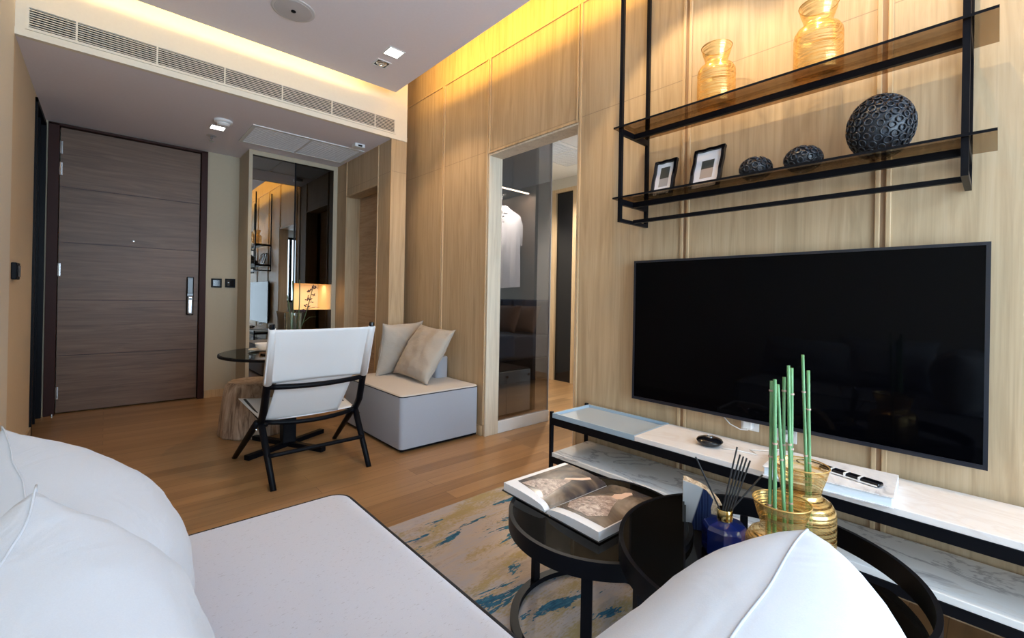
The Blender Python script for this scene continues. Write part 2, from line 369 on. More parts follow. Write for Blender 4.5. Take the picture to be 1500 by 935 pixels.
# windows behind the viewpoint
def window(n, x0, x1, z0, z1, cols):
    fr = .05; bs = [(x0, x1, YF-.09, YF-.03, z0, z0+fr), (x0, x1, YF-.09, YF-.03, z1-fr, z1)]
    for i in range(cols+1):
        x = x0+(x1-x0-fr)*i/cols; bs.append((x, x+fr, YF-.09, YF-.03, z0+fr, z1-fr))
    w = B('window_%d' % n, BLACKM, None, *bs, kind='structure')
    B('pane', WINGLASS, w, (x0+.01, x1-.01, YF-.064, YF-.058, z0+.01, z1-.01))
window(1, -.25, 1.92, .12, 2.5, 3); window(2, 2.5, 3.8, .8, 2.3, 2)  # second window is added, unseen, to bring daylight into the bedroom

# ------------------------------------------------------------------ smoked mirror cabinet with lit niche
cab = thing('mirror_cabinet', 'tall smoked-mirror wall cabinet in a beige frame beside the entry door', 'cabinet', (1.36, 4.66, 0))
def P(o): o.location = -V(o.parent.location) if o.parent else o.location; return o
P(B('frame', BEIGE, cab, (.956, .985, 4.662, YB-.002, 0, ZS-.002), (.985, 1.728, 4.662, YB-.002, 2.285, ZS-.002), (1.728, 1.769, 4.662, YB-.002, 0, ZS-.002), bev=.001))
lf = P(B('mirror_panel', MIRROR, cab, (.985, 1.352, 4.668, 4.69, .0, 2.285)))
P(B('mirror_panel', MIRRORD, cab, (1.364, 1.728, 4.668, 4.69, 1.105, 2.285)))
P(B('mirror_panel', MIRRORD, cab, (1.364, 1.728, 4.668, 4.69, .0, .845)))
P(B('divider', BLACKM, cab, (1.352, 1.364, 4.664, 4.69, 0, 2.285)))
NICH = plaster('niche_lining', (.80,.66,.45))
P(B('niche', NICH, cab, (1.364, 1.728, 4.69, YB-.01, .835, .845), (1.364, 1.728, 4.69, YB-.01, 1.105, 1.115), (1.364, 1.728, YB-.02, YB-.01, .845, 1.105), (1.354, 1.364, 4.69, YB-.01, .835, 1.115), (1.720, 1.7275, 4.668, YB-.01, .8455, 1.1045)))
def area(name, loc, sx, sy, power, col, rot=(0,0,0), parent=None):
    l = bpy.data.lights.new(name, 'AREA'); l.shape = 'RECTANGLE'; l.size = sx; l.size_y = sy; l.energy = power; l.color = col
    o = bpy.data.objects.new(name, l); COL.objects.link(o); o.location = loc; o.rotation_euler = rot; return o
area('niche_light', (1.545, 4.86, 1.100), .30, .03, .65, (1,.68,.34))

# small dried twig lying in the niche
bm = NB(); tube(bm, [(0,0,.004),(.05,.01,.012),(.10,.0,.022),(.15,.015,.018)], [.002,.003,.002,.001], 6); tube(bm, [(.05,.01,.012),(.09,-.02,.02)], .0015, 6)
tag(obj('dried_twig', bm, mat('twig_brown', (.12,.06,.03), .8), loc=(1.50, 4.76, .845)), 'small dried twig lying in the warm lit niche of the mirror cabinet', 'twig')

# ------------------------------------------------------------------ ceiling fittings
# linear air vent
av = thing('linear_air_vent', 'long white linear air vent with black slots on the cream bulkhead', 'vent', (.74, YK, 2.43))
P(B('backing', BLACKM, av, (-.318, 1.782, YK-.001, YK+.0, 2.384, 2.484)))
P(B('frame', CREAM, av, (-.334, 1.798, YK-.008, YK, 2.368, 2.382), (-.334, 1.798, YK-.008, YK, 2.486, 2.500), (-.334, -.320, YK-.008, YK, 2.382, 2.486), (1.784, 1.798, YK-.008, YK, 2.382, 2.486)))
P(B('slat', CREAM, av, *[(-.320, 1.784, YK-.0065, YK-.001, 2.388+i*.0122, 2.388+i*.0122+.0042) for i in range(8)]))
for x in (-.14, .21, .56, .91, 1.26, 1.61):
    P(B('divider', CREAM, av, (x-.004, x+.004, YK-.0078, YK-.001, 2.382, 2.486)))
# return-air grille in the low ceiling
def grille(name, label, x0, x1, y0, y1, z, m1, n):
    t = thing(name, label, 'ceiling vent', ((x0+x1)/2, (y0+y1)/2, z)); w = .028
    P(B('frame', WHITEP, t, (x0, x1, y0, y0+w, z-.008, z), (x0, x1, y1-w, y1, z-.008, z), (x0, x0+w, y0+w, y1-w, z-.008, z), (x1-w, x1, y0+w, y1-w, z-.008, z), ((x0+x1)/2-.008, (x0+x1)/2+.008, y0+w, y1-w, z-.008, z), bev=.0015))
    for a, b in ((x0+w, (x0+x1)/2-.008), ((x0+x1)/2+.008, x1-w)):
        k = n; P(B('louvre_panel', m1, t, *[(a, b, y0+w+(y1-y0-2*w)*i/k, y0+w+(y1-y0-2*w)*(i+.72)/k, z-.005, z-.001) for i in range(k)]))
LOUV = mat('light_grey_louvre', (.90,.93,.97), .5)
grille('ceiling_air_grille', 'two-panel pale grey return air grille set in the low entry ceiling', .835, 1.745, 3.965, 4.49, ZS, LOUV, 16)
grille('ceiling_air_grille', 'white air grille in the bedroom ceiling seen through the wall opening', 2.95, 3.75, 2.75, 3.25, 2.46, mat('white_louvre', (.75,.77,.80), .5), 14)
t = thing('smoke_detector', 'round white smoke detector on the entry ceiling beside the square downlight', 'smoke detector', (.652, 4.062, ZS))
bm = NB(); lathe(bm, [(.062,0),(.062,-.014),(.050,-.022)], 36); obj('base', bm, WHITEPL, t, smooth=False)
bm = NB(); lathe(bm, [(.044,-.022),(.044,-.030),(.034,-.042),(.010,-.046)], 30); obj('sensor_head', bm, WHITEPL, t)
t = thing('sprinkler', 'small sprinkler head under the entry ceiling between door and downlight', 'sprinkler', (.644, 4.523, ZS+.004))
bm = NB(); lathe(bm, [(.038,0),(.038,-.005),(.02,-.008)], 28); obj('escutcheon', bm, GREYPL, t)
bm = NB(); lathe(bm, [(.009,-.006),(.009,-.03),(.004,-.035),(.004,-.048),(.018,-.050),(.018,-.053)], 20); obj('nozzle', bm, CHROME, t)
t = thing('ceiling_sensor', 'small white box sensor near the right end of the entry ceiling', 'sensor', (1.63, 3.833, ZS))
B('housing', WHITEPL, t, (-.045,.045,-.04,.04,-.03,0), bev=.004); B('lens', BLACKG, t, (-.018,.018,-.043,-.039,-.026,-.012))
def downlight(label, x, y, z, s, lit, glow):
    t = thing('square_downlight', label, 'downlight', (x, y, z), group='square recessed downlights'); w = .010
    B('frame', WHITEPL, t, (-s,s,-s,-s+w,-.004,0), (-s,s,s-w,s,-.004,0), (-s,-s+w,-s+w,s-w,-.004,0), (s-w,s,-s+w,s-w,-.004,0))
    if lit: B('diffuser', emis('lit_diffuser', (1,.97,.92), glow), t, (-s+w,s-w,-s+w,s-w,-.003,0))
    else:
        B('diffuser', mat('dark_lamp_well', (.03,.03,.03), .4), t, (-s+w,s-w,-s+w,s-w,-.0015,0))
        bm = NB(); lathe(bm, [(.038,-.001),(.034,-.006),(.022,-.007),(.02,-.002)], 28, cap=(False,True)); obj('lamp', bm, mat('silver_reflector', (.8,.8,.8), .15, 1), t)
downlight('square lit downlight in the main ceiling, right beside an unlit one', 1.419, 2.785, ZC, .058, True, 9)
downlight('unlit square recessed spotlight with round lamp, next to the lit downlight', 1.424, 2.977, ZC, .052, False, 0)
downlight('square lit downlight in the low entry ceiling by the smoke detector', .647, 4.262, ZS, .055, True, 9)
t = thing('ceiling_speaker', 'large round grey ceiling speaker in the main ceiling', 'speaker', (.78, 2.777, ZC))
bm = NB(); lathe(bm, [(.115,0),(.115,-.004),(.108,-.006)], 56); obj('rim', bm, mat('grey_white_paint', (.60,.58,.58), .6), t)
bm = NB(); lathe(bm, [(.100,-.006),(.098,-.008),(.02,-.010)], 56); obj('cover', bm, mat('grey_cover', (.52,.50,.51), .6), t)
bm = NB(); lathe(bm, [(.013,-.0095),(.013,-.014),(.008,-.016)], 20); obj('centre_button', bm, BLACKM, t)

# ------------------------------------------------------------------ switches
def switch(label, loc, rz=0):
    t = thing('light_switch', label, 'light switch', loc, rz, 'black wall switches')
    B('plate', BLACKM, t, (-.043,.043,-.010,0,-.043,.043), bev=.003)
    B('rocker', BLACKG, t, (-.03,.03,-.013,-.009,-.03,.03), bev=.0015)
    B('indicator', mat('pale_indicator', (.6,.7,.8), .4), t, (-.020,-.010,-.0142,-.0128,.0,.010))
switch('black wall switch right of the entry door, the one nearer the door', (.782, YB, 1.090))
switch('black wall switch right of the entry door, the one nearer the mirror cabinet', (.894, YB, 1.092))
t = thing('intercom_switch', 'black switch on the left cream wall near the photo edge', 'light switch', (XL, 3.56, 1.095), PI/2)
B('plate', BLACKM, t, (-.06,.06,-.022,0,-.045,.045), bev=.004); B('rocker', BLACKG, t, (-.045,.045,-.026,-.021,-.03,.03), bev=.002)

# ------------------------------------------------------------------ television
tv = thing('television', 'large black flat television mounted on the oak wall', 'television', (1.965, .63, .5))
P(B('screen', mat('tv_screen', (.0008,.0008,.0014), .05, IOR=1.17), tv, (1.9652, 1.975, .026, 1.231, .518, 1.187)))
P(B('bezel', mat('tv_bezel', (.010,.012,.020), .3), tv, (1.963, 1.985, .016, .0265, .505, 1.196), (1.963, 1.985, 1.2305, 1.241, .505, 1.196), (1.963, 1.985, .0265, 1.2305, 1.186, 1.196), (1.963, 1.985, .0265, 1.2305, .505, .519)))
P(B('rear_housing', BLACKM, tv, (1.975, 2.004, .06, 1.20, .54, 1.16)))
P(B('wall_bracket', BLACKM, tv, (2.004, 2.021, .35, .90, .68, 1.02)))
# sockets and cord beneath
SOCK = WHITEPL
def socket(label, y, z):
    t = thing('wall_socket', label, 'socket', (XW, y, z)); B('plate', SOCK, t, (-.008,0,-.035,.035,-.028,.028), bev=.002); return t
t = socket('white wall socket with plug under the television, nearer its middle', .702, .486); B('plug', SOCK, t, (-.04,-.008,-.018,.018,-.016,.016), bev=.004)
t = socket('small white socket under the television, right of the plugged one', .565, .470); B('plug', SOCK, t, (-.03,-.008,-.012,.012,-.012,.012), bev=.003)
bm = NB(); tube(bm, [(2.01,.83,.53),(1.99,.80,.50),(1.985,.77,.475),(1.985,.73,.462),(1.985,.70,.466),(1.984,.702,.478)], .0022, 8)
tag(obj('white_cable', bm, WHITEPL, smooth=True), 'thin white cable looping from behind the television to the plug', 'cable')
bm = NB(); tube(bm, [(1.985,.562,.462),(1.96,.56,.43),(1.94,.60,.415),(1.90,.66,.4125),(1.86,.62,.4125),(1.85,.70,.4125),(1.83,.74,.4125)], .0022, 8)
tag(obj('white_cable', bm, WHITEPL, smooth=True), 'thin white cable lying loosely on the console behind the round black puck', 'cable')

# ------------------------------------------------------------------ wall shelf
sh = thing('wall_shelf', 'tall black metal wall shelf frame with two bronze glass shelves above the television', 'shelf', (2.0, .63, 1.37))
pw = .016
def post(x, y): return (x, x+pw, y, y+pw, 1.365, 2.649)
for x, y in ((1.770, 1.196), (1.998, 1.196), (1.770, .060), (1.998, .060)): P(B('post', BLACKM, sh, post(x, y) if x < 1.9 else (x, x+pw, y, y+pw, 1.365, 2.649)))
for y in (1.196, .060): P(B('bottom_rung', BLACKM, sh, (1.786, 1.998, y, y+pw, 1.365, 1.381)))
P(B('back_rail', BLACKM, sh, (1.876, 1.892, .076, 1.196, 1.370, 1.386)))
for z in (1.476, 1.806):
    fr = P(B('shelf_frame', BLACKM, sh, (1.786, 1.998, 1.196, 1.212, z-.030, z-.004), (1.786, 1.998, .060, .076, z-.030, z-.004), (1.873, 1.889, .076, 1.196, z-.030, z-.006)))
    g = B('glass_shelf', BRONZEG, sh, (1.756, 1.985, .006, 1.232, z-.004, z+.004)); P(g)
    P(B('glass_edge', BLACKM, sh, (1.7545, 1.756, .006, 1.232, z-.004, z+.004)))
bm = NB(); lathe(bm, [(.006,0),(.006,.003),(.003,.004)], 12); o2 = obj('screw', bm, CHROME, sh); o2.rotation_euler = (-PI/2,0,0); o2.location = V((2.004, .0755, 1.515))-V(sh.location); 
SZ1, SZ2 = 1.480, 1.810

# gold-thread vases
VP = [(.060,0),(.072,.004),(.076,.014),(.076,.150),(.074,.164),(.066,.178),(.052,.187),(.045,.192),(.044,.200),(.047,.215),(.055,.240),(.060,.262),(.0615,.266)]
def vase(label, loc, s=1.0, sz=1.0):
    t = thing('glass_vase', label, 'vase', loc, 0, 'gold ringed glass vases')
    bm = NB(); lathe(bm, [(r*s, z*s*sz) for r, z in VP], 64, cap=(True, False)); obj('body', bm, GOLDV, t, smooth=True)
    bm = NB(); R = .0605*s; z = .2655*s*sz; tube(bm, [(R*math.cos(a), R*math.sin(a), z) for a in [2*PI*k/64 for k in range(64)]], .0016, 8, closed=True)
    obj('rim', bm, mat('amber_rim', (.55,.33,.10), .1, .3), t, smooth=True); return t
vase('gold ringed glass vase on the upper shelf, the smaller left one', (1.885, .812, SZ2+.001), .98)
vase('gold ringed glass vase on the upper shelf, the right one', (1.885, .449, SZ2+.001), 1.0)

# picture frames
def pframe(label, y0, y1, z1, x0, x1, kind):
    w = y0-y1; h = math.hypot(z1-SZ1, x1-x0); 
    t = thing('picture_frame', label, 'picture frame', (x0, (y0+y1)/2, SZ1+.001), 0, 'black framed prints')
    t.rotation_euler = (0, math.atan2(x1-x0, z1-SZ1), math.radians(-4))
    bm = NB(); fw = .013; n = 24
    def wob(s): return .0012*math.sin(s*PI*5)
    def strip(a, b, inn, out_dir):
        for i in range(n):
            pass
    # frame with softly waved outer edges
    for (ax, a0, a1, c0, c1) in (('z',0,h,-w/2,-w/2+fw), ('z',0,h,w/2-fw,w/2), ('y',-w/2,w/2,0,fw), ('y',-w/2,w/2,h-fw,h)):
        pts = []
        for i in range(n+1):
            s = i/n; q = a0+(a1-a0)*s; o_ = wob(s)
            pts.append((q, c0+o_*(1 if c0 < 0 or (ax=='y' and c0 == 0) else 1), c1+o_))
        for xx0, xx1 in ((-.016, 0),):
            rows = []
            for q, a, b in pts:
                if ax == 'z': rows.append([bm.verts.new((xx0,a,q)), bm.verts.new((xx0,b,q)), bm.verts.new((xx1,b,q)), bm.verts.new((xx1,a,q))])
                else: rows.append([bm.verts.new((xx0,q,a)), bm.verts.new((xx0,q,b)), bm.verts.new((xx1,q,b)), bm.verts.new((xx1,q,a))])
            for A, C in zip(rows, rows[1:]):
                for k in range(4): bm.faces.new((A[k], A[(k+1)%4], C[(k+1)%4], C[k]))
            bm.faces.new(rows[0]); bm.faces.new(rows[-1][::-1])
    obj('frame', bm, BLACKG, t)
    B('mount', mat('mount_white', (.80,.82,.88), .6), t, (-.006,-.002,-w/2+.008,w/2-.008,.008,h-.008))
    dk = mat('print_charcoal', (.05,.055,.05), .6); gy = mat('print_taupe', (.42,.36,.32), .7); lg = mat('print_grey', (.36,.35,.36), .7)
    p = B('print', lg if kind == 1 else gy, t, (-.0072,-.006,-w*.20,w*.20,h*.30,h*.52))
    B('print_block', dk, p, (-.0074,-.006,-w*.20,w*.20,h*.52,h*.82 if kind == 1 else h*.72))
    if kind == 1: B('caption_block', dk, p, (-.0074,-.006,-w*.20,w*.22,h*.085,h*.125))
    B('back_stand', BLACKM, t, (0,.003,-w/2+.01,w/2-.01,.01,h-.01))
    return t
pframe('smaller black framed print on the lower shelf, at its left end', 1.135, 1.018, 1.665, 1.925, 1.975, 1)
pframe('larger black framed print on the lower shelf, right of the smaller one', .945, .805, 1.678, 1.925, 1.985, 2)

# pitted black ceramic balls
def pitball(label, loc, rx, rz, n, rr):
    bm = NB(); bmesh.ops.create_icosphere(bm, subdivisions=4, radius=1)
    for v in bm.verts: v.co = V((v.co.x*(rx-rr*.35), v.co.y*(rx-rr*.35), v.co.z*(rz-rr*.35)))
    ga = PI*(3-math.sqrt(5))
    for i in range(n):
        z = 1-2*(i+.5)/n; r = math.sqrt(1-z*z); a = ga*i
        nrm = V((r*math.cos(a), r*math.sin(a), z)); p = V((nrm.x*rx, nrm.y*rx, nrm.z*rz)); nn = V((nrm.x/rx, nrm.y/rx, nrm.z/rz)).normalized()
        if p.z < -rz*.97: continue
        q = nn.to_track_quat('Z', 'Y').to_matrix(); s = rr*(.88+.24*random.random())
        el = .92+.16*random.random()
        pts = [p+q@V((s*math.cos(t)*el, s*math.sin(t)/el, 0)) for t in [2*PI*k/12 for k in range(12)]]
        tube(bm, pts, s*.24, 6, closed=True)
        # cup wall down to the ball
        inner = [bm.verts.new(p-nn*s*.75+q@V((s*.55*math.cos(t), s*.55*math.sin(t), 0))) for t in [2*PI*k/12 for k in range(12)]]
        outer = [bm.verts.new(c-nn*s*.1) for c in pts]
        for k in range(12): bm.faces.new((inner[k], inner[(k+1)%12], outer[(k+1)%12], outer[k]))
    o = obj('ceramic_ball', bm, mat('glazed_black_ceramic', (.022,.026,.035), .32), smooth=True, loc=loc)
    return tag(o, label, 'ornament', 'pitted black ceramic balls')
pitball('small pitted black ceramic ball nearest the picture frames', (1.885, .652, SZ1+.046), .057, .0445, 52, .0098)
pitball('small pitted black ceramic ball in the middle, beside the large one', (1.885, .490, SZ1+.048), .060, .0465, 58, .0098)
pitball('large pitted black ceramic ball at the right of the lower shelf', (1.885, .270, SZ1+.106), .090, .1045, 168, .0100)

# ------------------------------------------------------------------ media console
cx0, cx1, cy0, cy1 = 1.700, 2.005, -.75, 1.540
con = thing('media_console', 'low black-framed console with pale stone top and marble lower shelf under the television', 'console', (1.85, .4, 0))
P(B('frame', BLACKM, con, (cx0, cx0+.018, cy0, cy1, .352, .388), (cx1-.018, cx1, cy0, cy1, .352, .388), (cx0+.018, cx1-.018, cy1-.018, cy1, .352, .388),
    (cx0, cx0+.018, cy0, cy1, .158, .188), (cx1-.018, cx1, cy0, cy1, .158, .188), (cx0+.018, cx1-.018, cy1-.018, cy1, .158, .188)))
for x, y in ((cx0, cy1), (cx1-.018, cy1), (cx0, cy0), (cx1-.018, cy0)):
    P(B('leg', BLACKM, con, (x, x+.018, y, y+.018, 0, .418), bev=.003))
P(B('top', MARBLET, con, (cx0+.002, cx1, cy0, 1.060, .3885, .410), bev=.002))
tr = P(B('tray', BLUEL, con, (cx0+.002, cx1, 1.062, 1.538, .3885, .396), (cx0+.002, cx0+.010, 1.062, 1.538, .396, .412), (cx1-.010, cx1, 1.062, 1.538, .396, .412), (cx0+.010, cx1-.010, 1.530, 1.538, .396, .412), (cx0+.010, cx1-.010, 1.062, 1.068, .396, .4105)))
lin = B('tray_lining', BLUEL2, tr, (cx0+.012, cx1-.012, 1.070, 1.528, .3962, .399))
P(B('lower_shelf', MARBLE, con, (cx0+.002, cx1-.002, cy0, cy1-.002, .189, .210), bev=.002))

t = thing('black_puck', 'round black glossy lidded dish with a small knob on the console top', 'dish', (1.835, .792, .410))
bm = NB(); lathe(bm, [(.022,0),(.040,.006),(.050,.018),(.0505,.021)], 40); obj('base', bm, BLACKG, t, smooth=True)
bm = NB(); lathe(bm, [(.0505,.021),(.046,.028),(.030,.034),(.016,.0355)], 40, cap=(False,True)); obj('lid', bm, BLACKG, t, smooth=True)
bm = NB(); tube(bm, [(.013*math.cos(a), .013*math.sin(a), .037) for a in [2*PI*k/24 for k in range(24)]], .0018, 6, closed=True); obj('ring_knob', bm, CHROME, t, smooth=True)

# closed book with pen set
COVER = mat('printed_grey_cover', (.6,.58,.58), .4)
n_ = noi(COVER, coords(COVER, (5,9,1)), 1.5, 5, .6, 1.5); setcol(COVER, ramp(COVER, n_, [(.28, (.40,.39,.41)), (.42, (.70,.69,.71)), (.65, (.82,.80,.80))]))
t = thing('closed_book', 'large closed pale book lying on the console behind the gold vases', 'book', (1.79, .375, .4105), math.radians(4))
B('pages', mat('page_block_blue_white', (.80,.86,.92), .7), t, (-.116,.116,-.165,.165,.004,.029))
B('cover', COVER, t, (-.120,.120,-.170,.170,0,.004), (-.120,.120,-.170,.170,.029,.033), (.116,.120,-.170,.170,.004,.029), bev=.001)
t = thing('pen_case', 'slim black case with white bands lying on the closed pale book', 'pen case', (1.765, .315, .4445), math.radians(-14))
bm = NB(); box(bm, -.016,.016,-.085,.085,0,.014, bev=.006, seg=3); obj('case', bm, BLACKG, t)
B('white_band', WHITEPL, t, (-.0165,.0165,.045,.051,-.0002,.0145), (-.0165,.0165,.005,.011,-.0002,.0145), (-.0165,.0165,-.035,-.029,-.0002,.0145), (-.0175,-.0155,-.08,.08,.002,.006))
bm = NB(); tube(bm, [(.03*math.cos(a), .115+.045*math.sin(a), .004) for a in [2*PI*k/32 for k in range(32)]], .0022, 6, closed=True); obj('loop', bm, BLACKG, t)

# ------------------------------------------------------------------ rug
tag(B('rug', RUG, None, (.20, 1.655, -1.2, 1.75, 0, .010), bev=.004), 'abstract beige rug with teal and mustard patches under the coffee tables', 'rug')

# ------------------------------------------------------------------ coffee tables
def ringband(bm, cx, cy, r0, r1, z0, z1, seg=96):
    lathe(bm, [(r0,z0),(r1,z0),(r1,z1),(r0,z1),(r0,z0)], seg, (cx,cy,0), cap=(False,False))
sc_ = (1.122, .822); sr = .272
st = thing('small_coffee_table', 'small round black glass coffee table holding the open book', 'coffee table', (*sc_, .01))
bm = NB(); ringband(bm, 0, 0, sr-.012, sr, .305, .3505); smooth_by_angle(obj('rim', bm, BLACKM, st, loc=(0,0,-.01)))
bm = NB(); lathe(bm, [(sr-.0125,.338),(sr-.0125,.350)], 96); smooth_by_angle(obj('glass_top', bm, TABLEB, st, loc=(0,0,-.01)))
bm = NB(); ringband(bm, 0, 0, sr-.035, sr-.010, .0115, .028); smooth_by_angle(obj('base_ring', bm, BLACKM, st, loc=(0,0,-.01)))
for a in (211, 340, 92):
    a = math.radians(a); rr = sr-.022
    bm = NB(); box(bm, -.008,.008,-.014,.014,.0115,.312); o2 = obj('leg', bm, BLACKM, st, loc=(rr*math.cos(a), rr*math.sin(a), -.01)); o2.rotation_euler = (0,0,a)
bc = (1.146, .379); brd = .3175; ZB = .410
bt = thing('large_coffee_table', 'large round black coffee table with raised dark glass segment and sunken glass tray', 'coffee table', (*bc, .01))
bm = NB(); ringband(bm, 0, 0, brd-.010, brd, ZB-.052, ZB); smooth_by_angle(obj('rim', bm, BLACKM, bt, loc=(0,0,-.01)))
az = math.radians(64); dv = V((math.sin(az), math.cos(az))); nv = V((-dv.y, dv.x))   # chord direction, towards the door side
off = .161
def seg_poly(r, o0, n=40):
    a0 = math.acos(o0/r); base = math.atan2(nv.y, nv.x)
    return [(r*math.cos(base-a0+2*a0*i/n), r*math.sin(base-a0+2*a0*i/n)) for i in range(n+1)]
bm = NB(); prism(bm, seg_poly(brd-.0105, off), ZB-.010, ZB-.001); obj('raised_glass', bm, TABLEB, bt, loc=(0,0,-.01))
# tray segment = rest of disc
r_ = brd-.0105; a0 = math.acos(off/r_); base = math.atan2(nv.y, nv.x)
poly = [(r_*math.cos(base+a0+(2*PI-2*a0)*i/80), r_*math.sin(base+a0+(2*PI-2*a0)*i/80)) for i in range(81)]
xl = 1.365-bc[0]
poly = [(min(x, xl), y) for x, y in poly]
bm = NB(); prism(bm, poly, .322, .332); obj('tray_glass', bm, TABLEB, bt, loc=(0,0,-.01))
bm = NB(); prism(bm, [(x*1.0, y*1.0) for x, y in poly], .312, .322); obj('tray_frame', bm, BLACKM, bt, loc=(0,0,-.01))
bm = NB()
for s in (-1, 1):
    pass
c0 = nv*off; L0 = math.sqrt(r_*r_-off*off)
bm = NB(); p = [c0+dv*L0, c0-dv*L0]; w = nv*.004
prism(bm, [tuple(p[0]-w), tuple(p[0]+w), tuple(p[1]+w), tuple(p[1]-w)], ZB-.016, ZB-.0105); obj('divider_bar', bm, BLACKM, bt, loc=(0,0,-.01))
for a in (25, 150, 262):
    a = math.radians(a); rr = brd-.012
    bm = NB(); box(bm, -.008,.008,-.010,.010,.0115,ZB-.05); o2 = obj('leg', bm, BLACKM, bt, loc=(rr*math.cos(a), rr*math.sin(a), -.01)); o2.rotation_euler = (0,0,a)
bm = NB(); ringband(bm, 0, 0, brd-.030, brd-.008, .0115, .026); smooth_by_angle(obj('base_ring', bm, BLACKM, bt, loc=(0,0,-.01)))
ZTRAY = .3325

# ---- open book
bk = thing('open_book', 'open photo book showing a gown on both pages, on the small coffee table', 'book', (1.135, .906, .3510), math.radians(-2.5))
PH = .148; PW = .205  # half height (x), page width (y)
def page_h(s):  # s 0 at spine .. 1 at edge
    return .030*(s**.5)*(1-.55*s)+.010 if s > 0 else .006
def page_block(sgn, parent):
    bm = NB(); n = 18; rows = []
    for i in range(n+1):
        s = i/n; y = sgn*(.004+s*(PW-.008)); zt = .0035+ (.004+.036*(s**.45)*(1-.42*s))
        zb = .0035 if s > .12 else .0035
        rows.append([bm.verts.new((x, y, z)) for x, z in ((-PH, zb), (PH, zb), (PH, zt), (-PH, zt))])
    for A, C in zip(rows, rows[1:]):
        for k in range(4): bm.faces.new((A[k], A[(k+1)%4], C[(k+1)%4], C[k]))
    bm.faces.new(rows[0]); bm.faces.new(rows[-1][::-1])
    return obj('page_block', bm, mat('white_page_edges', (.82,.83,.86), .6), parent)
def ztop(s): return .0035+.004+.036*(s**.45)*(1-.42*s)
B('cover', BLACKG, bk, (-PH-.004, PH+.004, -PW-.002, -.006, 0, .003), (-PH-.004, PH+.004, .006, PW+.002, 0, .003), (-PH-.004, PH+.004, -.006, .006, 0, .0035), bev=.0008)
PHOTO = mat('studio_photo_print', (.2,.16,.13), .25)
pn = noi(PHOTO, coords(PHOTO, (7,5,1)), 1, 4, .55, .8)
setcol(PHOTO, ramp(PHOTO, pn, [(.30, (.015,.016,.03)), (.44, (.07,.055,.05)), (.56, (.20,.15,.11)), (.70, (.36,.30,.25))]))
GOWN = mat('gown_print', (.45,.36,.31), .4); gn = noi(GOWN, coords(GOWN, (45,30,1)), 1, 5, .7, 2.0)
setcol(GOWN, ramp(GOWN, gn, [(.34, (.07,.05,.045)), (.5, (.33,.23,.19)), (.66, (.62,.52,.46))]))
SKIN = mat('skin_print', (.72,.50,.38), .4)
def patch(name, parent, m, sgn, poly, dz):
    # polygon given in (x along page height, s across page 0..1); drawn as strips following the page curve
    bm = NB(); xs = [p[0] for p in poly]; ss = [p[1] for p in poly]; s0, s1 = min(ss), max(ss); n = 40
    def cross(s):
        c = []
        for (xa, sa), (xb, sb) in zip(poly, poly[1:]+poly[:1]):
            if (sa <= s < sb) or (sb <= s < sa): c.append(xa+(xb-xa)*(s-sa)/(sb-sa))
        c.sort(); return (c[0], c[-1]) if len(c) >= 2 else None
    rows = []
    for i in range(n+1):
        s = s0+(s1-s0)*(i+ (1e-4 if i == 0 else 0) - (1e-4 if i == n else 0))/n; c = cross(s)
        if c: rows.append([bm.verts.new((x, sgn*(.004+s*(PW-.008)), ztop(s)+dz)) for x in c])
    for A, C in zip(rows, rows[1:]): bm.faces.new((A[0], A[1], C[1], C[0]))
    return obj(name, bm, m, parent)
for sgn in (1, -1):
    pb = page_block(sgn, bk)
    patch('photograph', pb, PHOTO, sgn, [(-PH*.80,.0), (PH*.995,.0), (PH*.995,.985), (-PH*.80,.985)] if sgn < 0 else [(-PH*.86,.0), (PH*.995,.0), (PH*.995,.90), (-PH*.70,.90)], .0004)
    if sgn < 0:
        patch('gown', pb, GOWN, sgn, [(-.105,.62),(-.10,.20),(-.06,.06),(0,.10),(.045,.33),(.060,.42),(.055,.56),(.0,.66),(-.06,.80)], .0009)
        patch('figure', pb, SKIN, sgn, [(.050,.44),(.075,.40),(.098,.50),(.11,.48),(.125,.56),(.112,.62),(.092,.58),(.060,.60),(.048,.54)], .0011)
    else:
        patch('gown', pb, GOWN, sgn, [(-.115,.20),(-.09,.40),(-.105,.80),(-.04,.76),(.02,.50),(.05,.36),(-.02,.30)], .0009)
        patch('figure', pb, SKIN, sgn, [(.03,.46),(.08,.26),(.115,.20),(.12,.26),(.09,.33),(.045,.48)], .0011)

# ---- objects on the tray
vase('gold ringed glass vase on the large coffee table, the tall one at the back', (1.295, .330, ZTRAY), .99, 1.0)
vase('gold ringed glass vase on the large coffee table, the low one in front', (1.108, .318, ZTRAY), .93, .93)
STEM = mat('reed_green', (.16,.36,.15), .45); sn_ = noi(STEM, coords(STEM, (200,200,12)), 1, 2); setcol(STEM, ramp(STEM, sn_, [(.35, (.085,.23,.085)), (.65, (.18,.35,.16))]))
NODE = mat('reed_node_pink', (.50,.33,.27), .6)
def stem(label, base, top, r, kink=0):
    b0 = V(base); t0 = V(top); t = thing('horsetail_reed', label, 'plant stem', base, 0, 'green reed stems in the gold vases')
    d_ = t0-b0; n = 14; pts = []; 
    for i in range(n+1):
        s = i/n; pts.append(d_*s+V((math.sin(s*5+kink)*.0015-math.sin(kink)*.0015, math.cos(s*4+kink)*.0015-math.cos(kink)*.0015, 0)))
    bm = NB(); tube(bm, pts, [r*(1-.15*i/n) for i in range(n+1)], 10); obj('stalk', bm, STEM, t, smooth=True)
    k = .10+random.random()*.12
    while k < .97:
        p = d_*k+V((math.sin(k*5+kink)*.0015-math.sin(kink)*.0015, math.cos(k*4+kink)*.0015-math.cos(kink)*.0015, 0)); u = d_.normalized()*.0018; bm = NB(); tube(bm, [p-u, p+u], r*1.18, 10); obj('node', bm, NODE, t, smooth=False); k += .22+random.random()*.10
